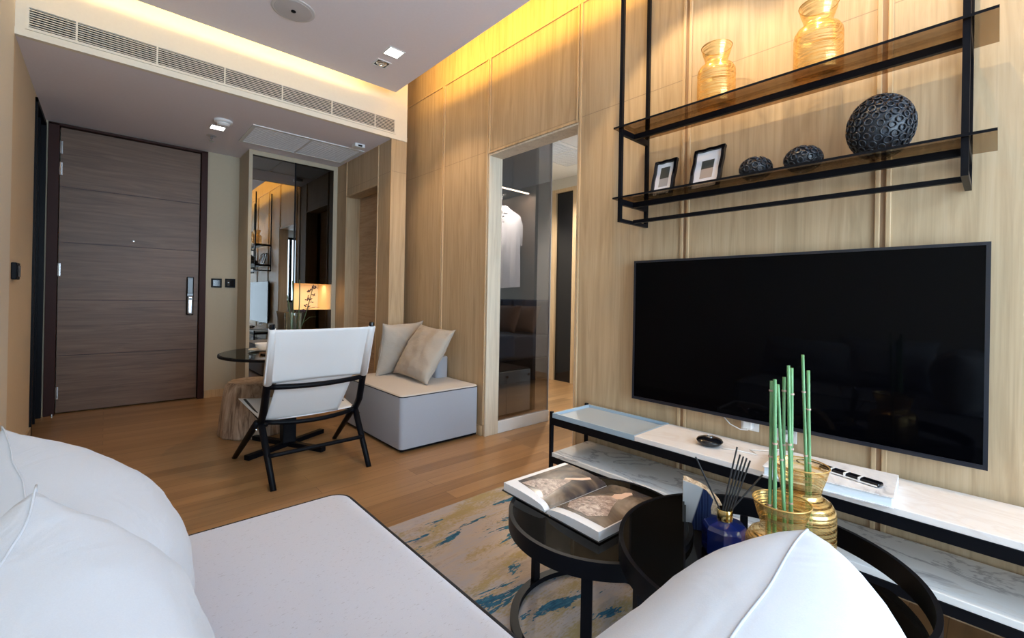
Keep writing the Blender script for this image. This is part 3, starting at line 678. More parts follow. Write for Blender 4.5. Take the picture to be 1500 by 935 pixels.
stem('green reed stem in the low vase, leftmost of all', (1.080,.335,.342), (1.075,.334,.829), .0042)
stem('green reed stem in the low vase, second from the left', (1.088,.326,.342), (1.070,.324,.834), .0044, 1)
stem('green reed stem in the low vase, third from the left and slanting', (1.125,.308,.342), (1.111,.328,.817), .0040, 2)
stem('green reed stem in the low vase, fourth from the left', (1.134,.316,.342), (1.132,.322,.832), .0040, 3)
stem('green reed stem in the low vase, tallest one of that vase', (1.128,.296,.342), (1.115,.311,.861), .0040, 4)
stem('green reed stem in the low vase, rightmost of that vase', (1.136,.304,.342), (1.129,.311,.855), .0046, 5)
stem('green reed stem in the tall vase, the tallest of all stems', (1.310,.316,.342), (1.295,.329,.870), .0040, 1.5)
stem('green reed stem in the tall vase, rightmost and shorter one', (1.322,.312,.342), (1.319,.321,.829), .0046, 2.5)

BLUEG = mat('cobalt_blue_glass', (.006,.014,.10), .05); nt(BLUEG)[2].inputs['Coat Weight'].default_value = .6
df = thing('reed_diffuser', 'cobalt blue faceted reed diffuser bottle with gold collar on the large coffee table', 'diffuser', (1.23, .487, ZTRAY), .35)
bm = NB(); lathe(bm, [(.052,0),(.056,.004),(.056,.066),(.050,.076),(.022,.084),(.018,.085)], 8); obj('bottle', bm, BLUEG, df)
bm = NB(); lathe(bm, [(.0175,.084),(.0195,.086),(.0195,.112),(.0185,.114),(.015,.114),(.015,.100)], 32, cap=(False,False)); smooth_by_angle(obj('collar', bm, mat('polished_gold', (.85,.66,.28), .15, 1), df))
bm = NB(); lathe(bm, [(.0148,.098),(.006,.1)], 24); obj('stopper', bm, BLACKM, df)
REED = mat('black_reed', (.015,.015,.018), .6)
for i, tp in enumerate([(1.170,.541,.583),(1.252,.467,.612),(1.257,.461,.592),(1.264,.455,.587),(1.271,.449,.583),(1.278,.443,.576),(1.303,.420,.539)]):
    bm = NB(); b0 = V((1.23,.487,ZTRAY+.104)); t0 = V(tp); dd = (t0-b0).normalized(); hz = V((tp[0]-1.23, tp[1]-.487-.001*i, 0)).normalized(); off_ = hz*.010 if i in (0,6) else V((-.009+.0046*(i-1), .004-.0046*(i-1)*.9, 0))
    tube(bm, [V((0,0,0)), t0-b0-off_], .0022, 8)
    tag(obj('diffuser_reed', bm, REED, smooth=False, loc=b0+off_), ['black diffuser reed leaning far left', 'black diffuser reed, tallest upright of the central bunch', 'black diffuser reed, second from left in the central bunch', 'black diffuser reed in the middle of the central bunch', 'black diffuser reed, second from right in the central bunch', 'black diffuser reed, rightmost of the central bunch', 'black diffuser reed leaning far right towards the gold vases'][i]+' in the cobalt bottle', 'diffuser reed', 'black reeds in the cobalt bottle')

# banded stone slab
STONE = mat('banded_agate_polished', (.3,.32,.36), .12)
sv = coords(STONE, (1,1,1)); N, L, b_ = nt(STONE); wv = N.new('ShaderNodeTexWave'); wv.bands_direction = 'X'; wv.inputs['Scale'].default_value = 21; wv.inputs['Distortion'].default_value = 1.2; wv.inputs['Detail'].default_value = 2
L.new(sv, wv.inputs['Vector']); wc = ramp(STONE, wv.outputs['Fac'], [(.30, (.012,.02,.07)), (.45, (.05,.09,.20)), (.6, (.018,.03,.10))])
tcn = N.new('ShaderNodeSeparateXYZ'); L.new(sv, tcn.inputs[0]); k_ = ramp(STONE, tcn.outputs[0], [(.0, (0,0,0)), (.001, (1,1,1))])
mpv = N.new('ShaderNodeMath'); mpv.operation = 'MULTIPLY_ADD'; mpv.inputs[1].default_value = .28; mpv.inputs[2].default_value = -.034; L.new(tcn.outputs[2], mpv.inputs[0])
sb = N.new('ShaderNodeMath'); sb.operation = 'SUBTRACT'; L.new(tcn.outputs[0], sb.inputs[0]); L.new(mpv.outputs[0], sb.inputs[1])
k_ = ramp(STONE, sb.outputs[0], [(.0, (1,1,1)), (.002, (0,0,0))]); 
sb2 = N.new('ShaderNodeMath'); sb2.operation = 'ADD'; sb2.inputs[1].default_value = .0; L.new(sb.outputs[0], sb2.inputs[0])
setcol(STONE, mix(STONE, k_, wc, (.50,.54,.60)))
CRUST = mat('rough_stone_crust', (.5,.4,.3), .9); cn = noi(CRUST, coords(CRUST, (1,1,1)), 90, 5, .7); setcol(CRUST, ramp(CRUST, cn, [(.35, (.16,.11,.08)), (.5, (.50,.40,.30)), (.7, (.72,.65,.55))])); bump(CRUST, cn, .8, .004)
sl = thing('stone_slab', 'polished blue banded stone slab with a rough tan crust on the large coffee table', 'stone ornament', (1.292, .577, ZTRAY), math.radians(-64))
# local x to the right in view, y away from the viewer
prof = [(-.052,0),(.048,0),(.062,.03),(.060,.06),(.048,.085),(.030,.100),(.012,.118),(-.012,.128),(-.034,.134),(-.052,.137)]
prof2 = [(-.052,0),(.020,0),(.026,.04),(.024,.07),(.030,.095),(.012,.118),(-.012,.128),(-.034,.134),(-.052,.137)]
bm = NB(); prism(bm, prof2, -.004, .0, fn=lambda x, z, y: (x, y, z)); obj('polished_face', bm, STONE, sl)
bm = NB(); prism(bm, [(x*1.0, z) for x, z in prof], .0, .035, fn=lambda x, z, y: (x, y, z))
bmesh.ops.subdivide_edges(bm, edges=bm.edges[:], cuts=3, use_grid_fill=True)
for v in bm.verts:
    if v.co.y > .0005 and v.co.z > .004: v.co += V((0,0,0))+noise.noise_vector(v.co*60)*.004
obj('crust', bm, CRUST, sl)

# ------------------------------------------------------------------ soft cushions
def cushion(bm, W, H, Tk, seed=0, n=34, ear=.07, wr=.006, pinch=.06, full=.52):
    def side(sg):
        g = []
        for i in range(n+1):
            row = []
            for j in range(n+1):
                u = -1+2*i/n; v = -1+2*j/n
                # concentrate samples to the edges
                u = math.sin(u*PI/2)*.35+u*.65; v = math.sin(v*PI/2)*.35+v*.65
                t = (max(0, 1-abs(u)**2.6)*max(0, 1-abs(v)**2.6))**full
                sx = 1-pinch*(1-v*v)*abs(u)+ear*.5*(abs(u*v))**6; sy = 1-pinch*(1-u*u)*abs(v)+ear*.5*(abs(u*v))**6
                p = V((u*W/2*sx, v*H/2*sy, sg*t*Tk/2))
                q = V((u*3.1+seed, v*3.1-seed*.7, sg*1.3))
                # creases running in from edges and corners
                edge = (abs(u)**3+abs(v)**3)*.5
                nn = noise.noise(q*.8)*.9+noise.noise(V((u*9, v*9, seed+sg)))*edge*.9+.3*noise.noise(V((u*2+v*7, v*2-u*5, seed*2)))
                p.z += sg*nn*wr*min(1, t*2.2)
                if abs(abs(u)-1) < 1e-6 or abs(abs(v)-1) < 1e-6: p.z = noise.noise(V((u*2.3, v*2.3, seed)))*wr*1.2
                row.append(p)
            g.append(row)
        return g
    A = side(1); C = side(-1)
    va = [[bm.verts.new(p) for p in r] for r in A]
    vc = [[va[i][j] if i in (0,n) or j in (0,n) else bm.verts.new(C[i][j]) for j in range(n+1)] for i in range(n+1)]
    for i in range(n):
        for j in range(n):
            bm.faces.new((va[i][j], va[i+1][j], va[i+1][j+1], va[i][j+1]))
            bm.faces.new((vc[i][j], vc[i][j+1], vc[i+1][j+1], vc[i+1][j]))
    loop = [va[i][0].co.copy() for i in range(n)]+[va[n][j].co.copy() for j in range(n)]+[va[i][n].co.copy() for i in range(n,0,-1)]+[va[0][j].co.copy() for j in range(n,0,-1)]
    return loop
def put_cushion(name, label, m, centre, wdir, hdir, W, H, Tk, seed=0, group=None, seam=None, **k):
    w = V(wdir).normalized(); h = V(hdir); h = (h-w*h.dot(w)).normalized(); nn = w.cross(h)
    t = thing(name, label, 'cushion', centre, 0, group)
    t.rotation_euler = Matrix((w, h, nn)).transposed().to_euler()
    bm = NB(); loop = cushion(bm, W, H, Tk, seed, **k); o = obj('cover', bm, m, t, smooth=True)
    bm = NB(); tube(bm, loop, .0013, 6, closed=True); obj('seam', bm, seam or m, t, smooth=True)
    return t

# ------------------------------------------------------------------ sofa
so = thing('sofa', 'pale flecked linen chaise sofa with black piping in the foreground', 'sofa', (.08, .1, 0))
def rbox_xy(bm, x0, x1, y0, y1, z0, z1, r, ez=.012):
    # plan-rounded block with softened top
    def ring(ins, z, rr):
        pts = []
        for cx, cy, a0 in ((x1-r, y1-r, 0), (x0+r, y1-r, 90), (x0+r, y0+r, 180), (x1-r, y0+r, 270)):
            for k in range(9):
                a = math.radians(a0+k*90/8); pts.append((cx+(rr-ins)*math.cos(a), cy+(rr-ins)*math.sin(a), z))
        return pts
    lv = [(0, z0), (0, z1-ez), (ez*.3, z1-ez*.3), (ez, z1)]
    rings = [[bm.verts.new(p) for p in ring(i, z, r)] for i, z in lv]
    for A, C in zip(rings, rings[1:]):
        n = len(A)
        for k in range(n): bm.faces.new((A[k], A[(k+1)%n], C[(k+1)%n], C[k]))
    bm.faces.new(rings[0][::-1]); bm.faces.new(rings[-1])
    return [v.co.copy() for v in rings[1]]
def soft(o): return smooth_by_angle(o, 60)
bm = NB(); rbox_xy(bm, XL+.03, .520, -1.30, 1.295, .10, .250, .04); P(soft(obj('base', bm, GREYF, so)))
bm = NB(); lp = rbox_xy(bm, XL+.02, .530, -1.31, 1.305, .252, .420, .05, .014); P(soft(obj('seat_cushion', bm, SOFAF, so)))
bm = NB(); tube(bm, [(p.x, p.y, .412) for p in lp], .0045, 8, closed=True); P(obj('piping', bm, PIPING, so, smooth=True))
bm = NB(); rbox_xy(bm, XL+.02, -.20, -1.31, .70, .4205, .66, .05, .02); P(soft(obj('backrest', bm, GREYF, so)))
for x, y in ((XL+.08, 1.22), (.46, 1.22), (XL+.08, -1.22), (.46, -1.22)): P(B('leg', BLACKM, so, (x-.02, x+.02, y-.02, y+.02, 0, .10)))
put_cushion('sofa_cushion', 'large white linen back cushion at the left photo edge, the one farther back', CUSHF, (-.055,.975,.570), (.17,-1,-.015), (-.22,-.03,1), .68, .30, .30, 3, 'white sofa cushions', full=.62, wr=.007, pinch=.02, ear=.10)
put_cushion('sofa_cushion', 'large white linen back cushion at the left photo edge, the nearer one in front', CUSHF, (-.045,.515,.590), (-.04,-1,-.0), (-.16,.02,1), .50, .33, .28, 11, 'white sofa cushions', wr=.008, pinch=.03, ear=.12)
put_cushion('sofa_cushion', 'bright white linen cushion at the bottom right, in front of the large coffee table', CUSHF, (.320,.122,.585), (1,.05,.0), (-.02,.05,1), .57, .320, .29, 21, 'white sofa cushions', wr=.008, pinch=.0, ear=-.05, full=.44, seam=mat('seam_blue_grey', (.50,.56,.66), .8))
put_cushion('sofa_cushion', 'grey linen cushion leaning on the sofa back behind the viewpoint', GREYF, (-.12,-.55,.62), (0,-1,0), (-.3,0,1), .46, .40, .15, 31, 'white sofa cushions')

# ------------------------------------------------------------------ upholstered bench at the oak wall
be = thing('upholstered_bench', 'square grey upholstered bench with warm-lit tinted top and black piping against the oak wall', 'bench', (1.70, 2.98, 0))
x0, x1, y0, y1 = 1.386, 2.008, 2.535, 3.44
bm = NB(); rbox_xy(bm, x0, x1-.0, y0, y1, .022, .352, .03, .004); P(soft(obj('body', bm, GREYF, be)))
bm = NB(); lp = rbox_xy(bm, x0+.002, x1-.002, y0+.002, y1-.002, .3525, .366, .03, .010); P(soft(obj('top_cushion', bm, GREYF_LIT, be)))
bm = NB(); tube(bm, [(p.x, p.y, .3535) for p in lp], .0032, 8, closed=True); P(obj('piping', bm, PIPING, be, smooth=True))
P(B('plinth', BLACKM, be, (x0+.012, x1-.01, y0+.012, y1-.01, .006, .022)))
bm = NB(); rbox_xy(bm, 1.895, 2.006, 2.92, 3.44, .3665, .53, .03, .01); P(soft(obj('backrest', bm, GREYF, be)))
for x, y in ((x0+.035, y0+.035), (x1-.035, y0+.035), (x0+.035, y1-.035), (x1-.035, y1-.035)):
    bm = NB(); lathe(bm, [(.012,0),(.016,.004),(.016,.008)], 16); P(obj('foot', bm, CHROME, be, loc=(0,0,0)));
    f_ = be.children[-1] if be.children else None
    bpy.context.view_layer.update()
    for ch in be.children:
        if ch.name.startswith('foot') and 'placed' not in ch: ch['placed'] = 1; ch.location = (x-be.location.x, y-be.location.y, 0)
for o_ in bpy.data.objects:
    if 'placed' in o_: del o_['placed']
put_cushion('scatter_cushion', 'taupe linen cushion on the grey bench, the back one nearer the mirror cabinet', PILLF, (1.790,3.31,.572), (-.36,-.10,-.01), (.10,-.06,.37), .42, .42, .15, 5, 'taupe cushions on the bench', wr=.010, ear=.10, pinch=.035)
put_cushion('scatter_cushion', 'taupe linen cushion on the grey bench, the front one nearer the wall opening', PILLF, (1.805,2.975,.570), (-.03,-1,-.03), (.22,-.03,.36), .50, .43, .15, 9, 'taupe cushions on the bench', wr=.012, ear=.10, pinch=.035)

# ------------------------------------------------------------------ dining corner
tb = thing('glass_dining_table', 'small round grey glass table on a black cross-foot column before the mirror', 'table', (.90, 3.15, 0))
TZ = .62
bm = NB(); lathe(bm, [(.385,TZ-.018),(.392,TZ-.013),(.392,TZ-.004),(.388,TZ)], 80); smooth_by_angle(obj('top', bm, TABLEG, tb))
bm = NB(); ringband(bm, 0, 0, .3925, .397, TZ-.017, TZ-.003); smooth_by_angle(obj('edge_band', bm, BLACKM, tb))
bm = NB(); box(bm, -.040,.040,-.040,.040,.03,TZ-.032, bev=.004); obj('column', bm, BLACKM, tb)
bm = NB(); box(bm, -.13,.13,-.13,.13,TZ-.032,TZ-.0185, bev=.003); obj('top_plate', bm, BLACKM, tb)
for a in (27, 117):
    bm = NB(); box(bm, -.30,.30,-.020,.020,0,.030, bev=.003)
    o_ = obj('foot', bm, BLACKM, tb); o_.rotation_euler = (0,0,math.radians(a))
# bowl on a plate
t = thing('plate', 'cream plate on the glass table left of the clear vase', 'plate', (.775, 3.27, TZ))
bm = NB(); lathe(bm, [(.045,0),(.050,.003),(.085,.010),(.090,.013),(.084,.0125),(.048,.006),(.001,.005)], 44, cap=(True,False)); obj('dish', bm, mat('cream_ceramic', (.75,.68,.56), .3), t, smooth=True)
t = thing('bowl', 'small white bowl standing on the cream plate on the glass table', 'bowl', (.775, 3.27, TZ+.006))
bm = NB(); lathe(bm, [(.022,0),(.026,.004),(.045,.022),(.052,.046),(.0495,.046),(.042,.024),(.001,.008)], 44, cap=(True,False)); obj('dish', bm, mat('white_ceramic', (.82,.80,.76), .3), t, smooth=True)
t = thing('dark_tray', 'dark tray with small glossy pieces on the glass table under the plate edge', 'tray', (.80, 3.05, TZ), .3)
B('base', BLACKG, t, (-.08,.08,-.05,.05,0,.008), bev=.003); B('rim', mat('wood_tray_rim', (.25,.14,.07), .5), t, (-.082,.082,-.052,-.048,0,.016), (-.082,.082,.048,.052,0,.016))
va = thing('clear_vase', 'clear cylinder glass vase with dark plants on the glass table', 'vase', (.965, 3.31, TZ+.0005))
bm = NB(); lathe(bm, [(.052,0),(.054,.004),(.054,.245),(.051,.245),(.051,.012),(.001,.012)], 44, cap=(True,False)); smooth_by_angle(obj('body', bm, CLEARG, va))
bm = NB(); tube(bm, [(.0525*math.cos(a), .0525*math.sin(a), .246) for a in [2*PI*k/40 for k in range(40)]], .0016, 6, closed=True); obj('rim', bm, CLEARG, va, smooth=True)
# plants in it
PLDK = mat('dark_purple_petal', (.045,.02,.035), .7); PLGR = mat('dark_stem_green', (.06,.10,.04), .6)
def sprig(label, base, top, green, blooms, seed):
    random.seed(seed); t = thing('plant_sprig', label, 'plant', base, 0, 'sprigs in the clear vase'); d_ = V(top)-V(base)
    pts = [d_*s+V((math.sin(s*3)*.012, math.cos(s*2.4)*.01-.01, 0)) for s in [i/10 for i in range(11)]]
    bm = NB(); tube(bm, pts, .0035 if green else .0028, 8); obj('stalk', bm, PLGR, t, smooth=True)
    if blooms:
        bm = NB()
        for i in range(blooms):
            s = .55+.45*i/blooms; p = d_*s+V((math.sin(s*3)*.012+random.uniform(-.022,.022), math.cos(s*2.4)*.01-.01+random.uniform(-.022,.022), random.uniform(-.015,.015)))
            for q in range(4):
                e = V((random.gauss(0,1), random.gauss(0,1), random.gauss(0,1))).normalized(); f = e.orthogonal().normalized(); r = random.uniform(.010,.017)
                vs = [bm.verts.new(p), bm.verts.new(p+e*r*.6+f*r*.4), bm.verts.new(p+e*r*1.2), bm.verts.new(p+e*r*.6-f*r*.4+e.cross(f)*r*.25)]; bm.faces.new(vs)
        obj('blossoms', bm, PLDK, t)
        bm = NB(); tube(bm, [d_*.35, d_*.45+V((.05,.0,.01)), d_*.5+V((.10,.0,-.005))], [.002,.003,.001], 6, flat=.4); obj('leaf', bm, PLGR, t)
sprig('dark purple blossoming sprig leaning right in the clear vase', (.972,3.31,TZ+.013), (1.085,3.30,1.06), False, 26, 1)
sprig('straight dark green stalk in the clear vase, the tallest one', (.955,3.32,TZ+.013), (.955,3.33,1.09), True, 0, 2)
sprig('straight dark green stalk in the clear vase, the short left one', (.945,3.29,TZ+.013), (.915,3.30,.99), True, 0, 3)
sprig('thin dark stalk in the clear vase beside the blossoming sprig', (.985,3.325,TZ+.013), (1.005,3.34,1.10), True, 0, 4)

# tree-stump stool
STUMPM = mat('pale_carved_wood', (.5,.38,.28), .85)
v_ = coords(STUMPM, (26,26,3)); n1 = noi(STUMPM, v_, 1, 6, .65, 1); n2 = noi(STUMPM, coords(STUMPM, (5,5,4)), 1, 3)
c_ = mix(STUMPM, .75, ramp(STUMPM, n1, [(.32, (.17,.11,.075)), (.48, (.40,.29,.21)), (.65, (.58,.46,.36))]), ramp(STUMPM, n2, [(.3, (.6,.55,.5)), (.6, (1,1,1))]), 'MULTIPLY')
setcol(STUMPM, c_); bump(STUMPM, n1, .7, .006)
stl = thing('stump_stool', 'pale weathered tree-stump stool under the glass table', 'stool', (.805, 3.63, 0))
bm = NB(); seg = 72; prof = [(.214,0),(.218,.012),(.212,.06),(.205,.14),(.196,.22),(.186,.30),(.176,.345),(.160,.368)]
rings = []
for r, z in prof:
    rings.append([])
    for k in range(seg):
        a = 2*PI*k/seg; rr = r*(1+.035*noise.noise(V((math.cos(a)*2.2, math.sin(a)*2.2, z*2)))+.012*math.sin(a*13+z*5)*(1 if z < .35 else .4))
        rings[-1].append(bm.verts.new((rr*math.cos(a), rr*math.sin(a), z)))
for A, C in zip(rings, rings[1:]):
    for k in range(seg): bm.faces.new((A[k], A[(k+1)%seg], C[(k+1)%seg], C[k]))
bm.faces.new(rings[0][::-1]); tv_ = rings[-1]
obj('trunk', bm, STUMPM, stl, smooth=True)
TOPW = mat('stump_end_grain', (.45,.33,.24), .8); tn = noi(TOPW, coords(TOPW, (1,1,1)), 9, 5, .6, 2); setcol(TOPW, ramp(TOPW, tn, [(.35, (.22,.15,.10)), (.6, (.45,.34,.25))]))
bm = NB(); vs = []
for k in range(seg):
    a = 2*PI*k/seg; rr = .160*(1+.035*noise.noise(V((math.cos(a)*2.2, math.sin(a)*2.2, .736)))+.0048*math.sin(a*13+1.84)); vs.append(bm.verts.new((rr*math.cos(a), rr*math.sin(a), .3682)))
cv = bm.verts.new((0,0,.366))
for k in range(seg): bm.faces.new((vs[k], vs[(k+1)%seg], cv))
obj('seat_top', bm, TOPW, stl, smooth=True)

# ------------------------------------------------------------------ sling lounge chair
ch = thing('sling_chair', 'low lounge chair with white canvas sling and black frame, seen from behind', 'chair', (.89, 2.80, 0))
O = V(ch.location)
def L_(p): return V(p)-O
SM = BLACKM
def side(s):
    x = lambda l, r: l if s < 0 else r
    up = [(x(.615,1.137),2.442,.835), (x(.618,1.137),2.452,.80), (x(.633,1.155),2.585,.52), (x(.642,1.176),2.680,.36), (x(.650,1.190),2.765,.285), (x(.652,1.196),2.83,.262)]
    bm = NB(); tube(bm, [L_(p) for p in up], [.0135,.0150,.019,.020,.019,.016], 14); obj('back_post', bm, SM, ch, smooth=True)
    bm = NB(); tube(bm, [L_(p) for p in [(x(.641,1.146),2.462,0),(x(.652,1.188),2.76,.262),(x(.653,1.192),2.79,.285)]], [.0145,.019,.015], 14); obj('leg', bm, SM, ch, smooth=True)
    bm = NB(); tube(bm, [L_(p) for p in [(x(.590,1.190),3.11,0),(x(.624,1.176),2.80,.250),(x(.627,1.172),2.76,.285)]], [.0145,.019,.015], 14); obj('leg', bm, SM, ch, smooth=True)
    bm = NB(); tube(bm, [L_(p) for p in [(x(.668,1.160),2.74,.268),(x(.655,1.165),2.95,.300),(x(.648,1.170),3.16,.328)]], .013, 12); obj('seat_rail', bm, SM, ch, smooth=True)
    for p in ((x(.634,1.208),2.80,.262), (x(.632,1.205),2.76,.245)):
        bm = NB(); c = L_(p); tube(bm, [c+V((-.006*(-s),0,0)), c+V((.010*s,0,0))], .006, 12); obj('bolt', bm, CHROME, ch)
side(-1); side(1)
def bow(p0, p1, dy, dz, r, name):
    pts = []; 
    for i in range(13):
        s = i/12; p = V(p0).lerp(V(p1), s); k = 4*s*(1-s); pts.append(L_(p+V((0,dy*k,dz*k))))
    bm = NB(); tube(bm, pts, r, 12); obj(name, bm, SM, ch, smooth=True)
bow((.635,2.592,.505), (1.157,2.592,.508), -.035, -.008, .0145, 'back_rail')
bow((.665,2.760,.278), (1.165,2.760,.272), -.03, -.018, .013, 'seat_bar')
bow((.646,2.60,.135), (1.165,2.60,.140), 0, 0, .0115, 'stretcher')
# canvas
def sheet(name, rowsp, th=.004, sag=None):
    bm = NB(); R = []
    for row in rowsp: R.append([bm.verts.new(L_(p)) for p in row])
    for A, C in zip(R, R[1:]):
        for k in range(len(A)-1): bm.faces.new((A[k], A[k+1], C[k+1], C[k]))
    o = obj(name, bm, CANVAS, ch, smooth=True)
    m = o.modifiers.new('thick', 'SOLIDIFY'); m.thickness = th; m.offset = 0
    return o
rows = []
for i in range(21):
    s = i/20; l = V((.600,2.446,.818)).lerp(V((.613,2.585,.522)), s); r = V((1.153,2.446,.820)).lerp(V((1.174,2.585,.524)), s)
    row = []
    for j in range(25):
        u = j/24; k = 4*u*(1-u); p = l.lerp(r, u); p.y += .030*k*(.6+.4*s)-(.020 if j in (0,24) else 0)*0; p.z -= .006*k*(1-s)+0
        # side sleeves wrap the posts
        if u < .06 or u > .94: p.y -= .018
        p.y += .006*noise.noise(V((u*5, s*2.5, 1)))*k
        row.append(p)
    rows.append(row)
sheet('back_sling', rows)
for a_ in ([(.615,2.442,.822),(.618,2.452,.80),(.633,2.585,.522)], [(1.137,2.442,.822),(1.137,2.452,.80),(1.155,2.585,.524)]):
    bm = NB(); tube(bm, [L_(p) for p in a_], [.0175,.0185,.0215], 16); obj('sleeve', bm, CANVAS, ch, smooth=True)
rows = []
for i in range(13):
    s = i/12; l = V((.690,2.600,.560)).lerp(V((.668,2.765,.285)), s); r = V((1.110,2.600,.560)).lerp(V((1.075,2.765,.285)), s)
    rows.append([(lambda p, k: p+V((0,.012*k-.010*math.sin(s*PI),-.010*k*s)))(l.lerp(r, j/16), 4*(j/16)*(1-j/16)) for j in range(17)])
sheet('lower_back', rows)
rows = []
for i in range(17):
    s = i/16; l = V((.650,2.765,.290)).lerp(V((.618,3.18,.342)), s); r = V((1.178,2.765,.290)).lerp(V((1.195,3.18,.342)), s)
    rows.append([(lambda p, k: p+V((0,0,-.035*k*math.sin(.3+s*2.2)-.0)))(l.lerp(r, j/20), 4*(j/20)*(1-j/20)) for j in range(21)])
sheet('seat_sling', rows)
for x in (.615, 1.137):
    bm = NB(); tube(bm, [L_((x,2.442,.826)), L_((x,2.440,.845))], [.015,.013], 14); obj('post_cap', bm, BLACKG, ch)

# ------------------------------------------------------------------ bedroom seen through the opening
gp = thing('glass_partition', 'smoked glass partition on a white rail inside the bedroom opening', 'partition', (2.4, 2.49, 0))
P(B('pane', SMOKEGLASS, gp, (2.143, 2.690, 2.486, 2.494, .085, 2.455)))
P(B('bottom_rail', WHITEPL, gp, (2.143, 2.690, 2.472, 2.508, 0, .085), bev=.002))
P(B('edge_seal', GREYPL, gp, (2.688, 2.694, 2.484, 2.496, .085, 2.455)))
dr = thing('closet_drawers', 'low grey-green drawer unit behind the smoked glass partition', 'drawer unit', (2.46, 3.05, 0))
P(B('carcass', DARKW, dr, (2.145, 2.782, 2.80, 3.38, 0, .385)))
fr1 = P(B('drawer', GREYL, dr, (2.150, 2.496, 2.782, 2.800, .02, .375), bev=.001)); fr2 = P(B('drawer', GREYL, dr, (2.500, 2.778, 2.782, 2.800, .02, .375), bev=.001))
for par, x in ((fr1, 2.49), (fr2, 2.742)):
    bm = NB(); tube(bm, [(x-dr.location.x, 2.782-dr.location.y, .335), (x-dr.location.x, 2.762-dr.location.y, .335)], [.007,.012], 16); o_ = obj('knob', bm, CHROME, par, smooth=False); o_.location = -V(par.location)
    o_.location = V((0,0,0))-V(par.location); 
rl = thing('lit_clothes_rail', 'rectangular clothes rail with lit strips hanging in the closet', 'clothes rail', (2.5, 3.0, 1.95))
WARM = emis('warm_led_strip', (1,.78,.50), 14)
P(B('rail', BLACKM, rl, (2.150,2.82,2.86,2.875,1.945,1.965), (2.150,2.82,3.24,3.255,1.945,1.965), (2.805,2.82,2.875,3.24,1.945,1.965), bev=.002))
P(B('hanger_rod', BLACKM, rl, (2.60,2.612,2.862,2.872,1.965,2.459)))
P(B('led_strip', WARM, rl, (2.155,2.80,2.862,2.873,1.937,1.945), (2.155,2.80,3.242,3.253,1.937,1.945)))
# shirt on its hanger
shm = fabric('white_pique', (.72,.74,.80), (.62,.64,.70), None, 500)
half = [(.0,.0),(.055,.012),(.085,-.005),(.20,-.055),(.275,-.200),(.285,-.30),(.215,-.325),(.195,-.24),(.192,-.40),(.198,-.70),(.0,-.715)]
t = thing('polo_shirt', 'white short-sleeved polo shirt hanging behind the smoked glass', 'shirt', (2.615, 3.02, 1.80), math.radians(-12))
bm = NB(); poly = half+[(-x, z) for x, z in half[::-1][1:-1]]
prism(bm, poly, -.028, .028, fn=lambda x, z, y: (x*.92, y, z)); bmesh.ops.triangulate(bm, faces=[f for f in bm.faces if len(f.verts) > 4])
bmesh.ops.subdivide_edges(bm, edges=bm.edges[:], cuts=3, use_grid_fill=True)
for v in bm.verts: v.co.y += .014*math.sin(v.co.x*38+v.co.z*3)*min(1, abs(v.co.z)*3); v.co.y *= (1 if abs(v.co.x) < .19 else .7)
obj('body', bm, shm, t, smooth=False)
bm = NB(); box(bm, -.05,-.004,-.040,.040,-.045,.022, bev=.008); box(bm, .004,.05,-.040,.040,-.045,.022, bev=.008); obj('collar', bm, shm, t)
for z in (-.075,-.125):
    bm = NB(); tube(bm, [(0,-.030,z),(0,-.048,z)], .006, 10); obj('button', bm, BLACKM, t)
t = thing('clothes_hanger', 'black hanger carrying the polo shirt on the lit rail', 'hanger', (2.615, 3.02, 1.80), math.radians(-12))
bm = NB(); tube(bm, [(-.17,0,-.045),(-.06,0,.012),(0,0,.03),(.06,0,.012),(.17,0,-.045)], .008, 10); obj('arms', bm, BLACKM, t, smooth=True)
bm = NB(); tube(bm, [(0,0,.03),(0,0,.10),(.012,0,.125),(.03,0,.13),(.045,0,.11)], .003, 8); obj('hook', bm, CHROME, t, smooth=True)
t2 = dup(t, 'empty black hanger beside the polo shirt in the closet', (2.46, 3.10, 1.80), math.radians(25))

bd = thing('bed', 'dark bed with a channelled navy headboard reflected in the smoked glass', 'bed', (3.2, .6, 0))
P(B('base', BLACKM, bd, (2.45, 3.98, -.25, 1.35, .05, .30), bev=.01)); P(B('mattress', SHEETF, bd, (2.44, 3.98, -.26, 1.36, .30, .56), bev=.04, seg=4))
P(B('throw', NAVYF, bd, (2.60, 3.35, -.28, 1.38, .33, .585), bev=.03, seg=4))
bm = NB()
for i in range(9): box(bm, 3.96, 4.05, -.42+i*.215, -.42+(i+1)*.215-.004, .10, .98, bev=.035, seg=4)
P(obj('headboard', bm, NAVYF, bd, smooth=False))
for i, (y, x, m) in enumerate(((1.05,3.80,BROWNF),(.55,3.80,BROWNF),(.90,3.62,BROWNF),(.05,3.80,BROWNF))):
    put_cushion('bed_pillow', ['brown satin pillow on the bed nearest the partition', 'brown satin pillow in the middle of the headboard', 'brown satin pillow in front of the others on the bed', 'brown satin pillow at the window side of the bed'][i], m, (x,y,.745), (0,-1,0), (.35,0,1), .44, .34, .15, 40+i, 'brown pillows on the bed')

# ------------------------------------------------------------------ light
W_ = bpy.data.worlds.new('World'); S.world = W_; W_.use_nodes = True
bg = W_.node_tree.nodes['Background']; bg.inputs[0].default_value = (.66,.83,1,1); bg.inputs[1].default_value = 10.0
def portal(x0, x1, z0, z1):
    o = area('window_portal', ((x0+x1)/2, YF-.02, (z0+z1)/2), x1-x0, z1-z0, 1, (1,1,1), (PI/2,0,0)); o.data.cycles.is_portal = True
    return o
portal(-.25, 1.92, .12, 2.5); portal(2.5, 3.8, .8, 2.3)
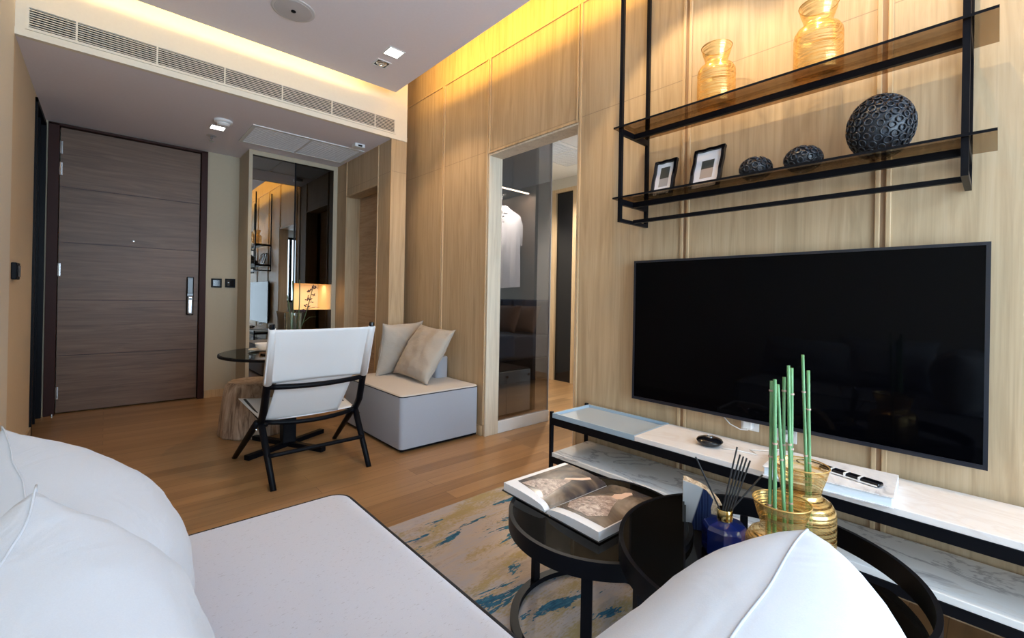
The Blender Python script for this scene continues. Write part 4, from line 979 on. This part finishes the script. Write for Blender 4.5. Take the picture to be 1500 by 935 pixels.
# cove strips lying on top of the dropped ceiling, along its two open edges
area('cove_light', (1.66, .70, ZC+.075), .03, 4.8, 30, (1,.56,.09), (0, math.radians(-125), 0))
area('cove_light', (.55, 3.265, ZC+.075), 1.8, .03, 6, (1,.69,.30), (math.radians(125), 0, 0))
def spot(loc, tgt, power, col, ang=70, blend=.5, r=.03, name='downlight_or_fill_lamp'):
    l = bpy.data.lights.new(name, 'SPOT'); l.energy = power; l.color = col; l.spot_size = math.radians(ang); l.spot_blend = blend; l.shadow_soft_size = r
    o = bpy.data.objects.new(name, l); COL.objects.link(o); o.location = loc; o.rotation_euler = (V(tgt)-V(loc)).to_track_quat('-Z', 'Y').to_euler(); return o
WL = (1,.72,.40)
spot((1.419,2.785,ZC-.01), (1.60,2.8,0), 32, (1,.70,.42), 110)
spot((.647,4.262,ZS-.01), (.65,4.2,0), 12, (1,.82,.62), 100)
spot((1.50,.30,ZC-.01), (1.95,.35,1.6), 30, WL, 80, .4, .015)
spot((1.50,1.00,ZC-.01), (1.95,.95,1.6), 26, WL, 80, .4, .015)
spot((3.4,3.0,2.44), (3.4,3.0,0), 110, (1,.92,.8), 140)  # fill spot added to brighten the bedroom, no fitting behind it

area('rail_light', (2.48,2.84,1.93), .6, .02, 16, (1,.85,.65), (math.radians(25),0,0))
# ------------------------------------------------------------------ camera
cam = bpy.data.cameras.new('camera'); co = bpy.data.objects.new('camera', cam); COL.objects.link(co); S.camera = co
yaw, pitch, roll = math.radians(42.4258), math.radians(.121), math.radians(1.0357)
F = V((math.sin(yaw)*math.cos(pitch), math.cos(yaw)*math.cos(pitch), math.sin(pitch))); R = V((math.cos(yaw), -math.sin(yaw), 0)); U = R.cross(F)
R2 = R*math.cos(roll)+U*math.sin(roll); U2 = -R*math.sin(roll)+U*math.cos(roll)
co.matrix_world = Matrix(((R2.x,U2.x,-F.x,0),(R2.y,U2.y,-F.y,0),(R2.z,U2.z,-F.z,1.0),(0,0,0,1)))
cam.sensor_width = 36; cam.lens = 36*651.2/1500; cam.shift_y = -(467.5-435)/1500; cam.clip_start = .02
S.view_settings.view_transform = 'Standard'; S.view_settings.look = 'None'; S.view_settings.gamma = 1; S.view_settings.exposure = .42
S.view_settings.use_curve_mapping = False
S.cycles.use_denoising = True; S.cycles.max_bounces = 10; S.cycles.transparent_max_bounces = 16; S.cycles.diffuse_bounces = 5
S.cycles.sample_clamp_indirect = 6
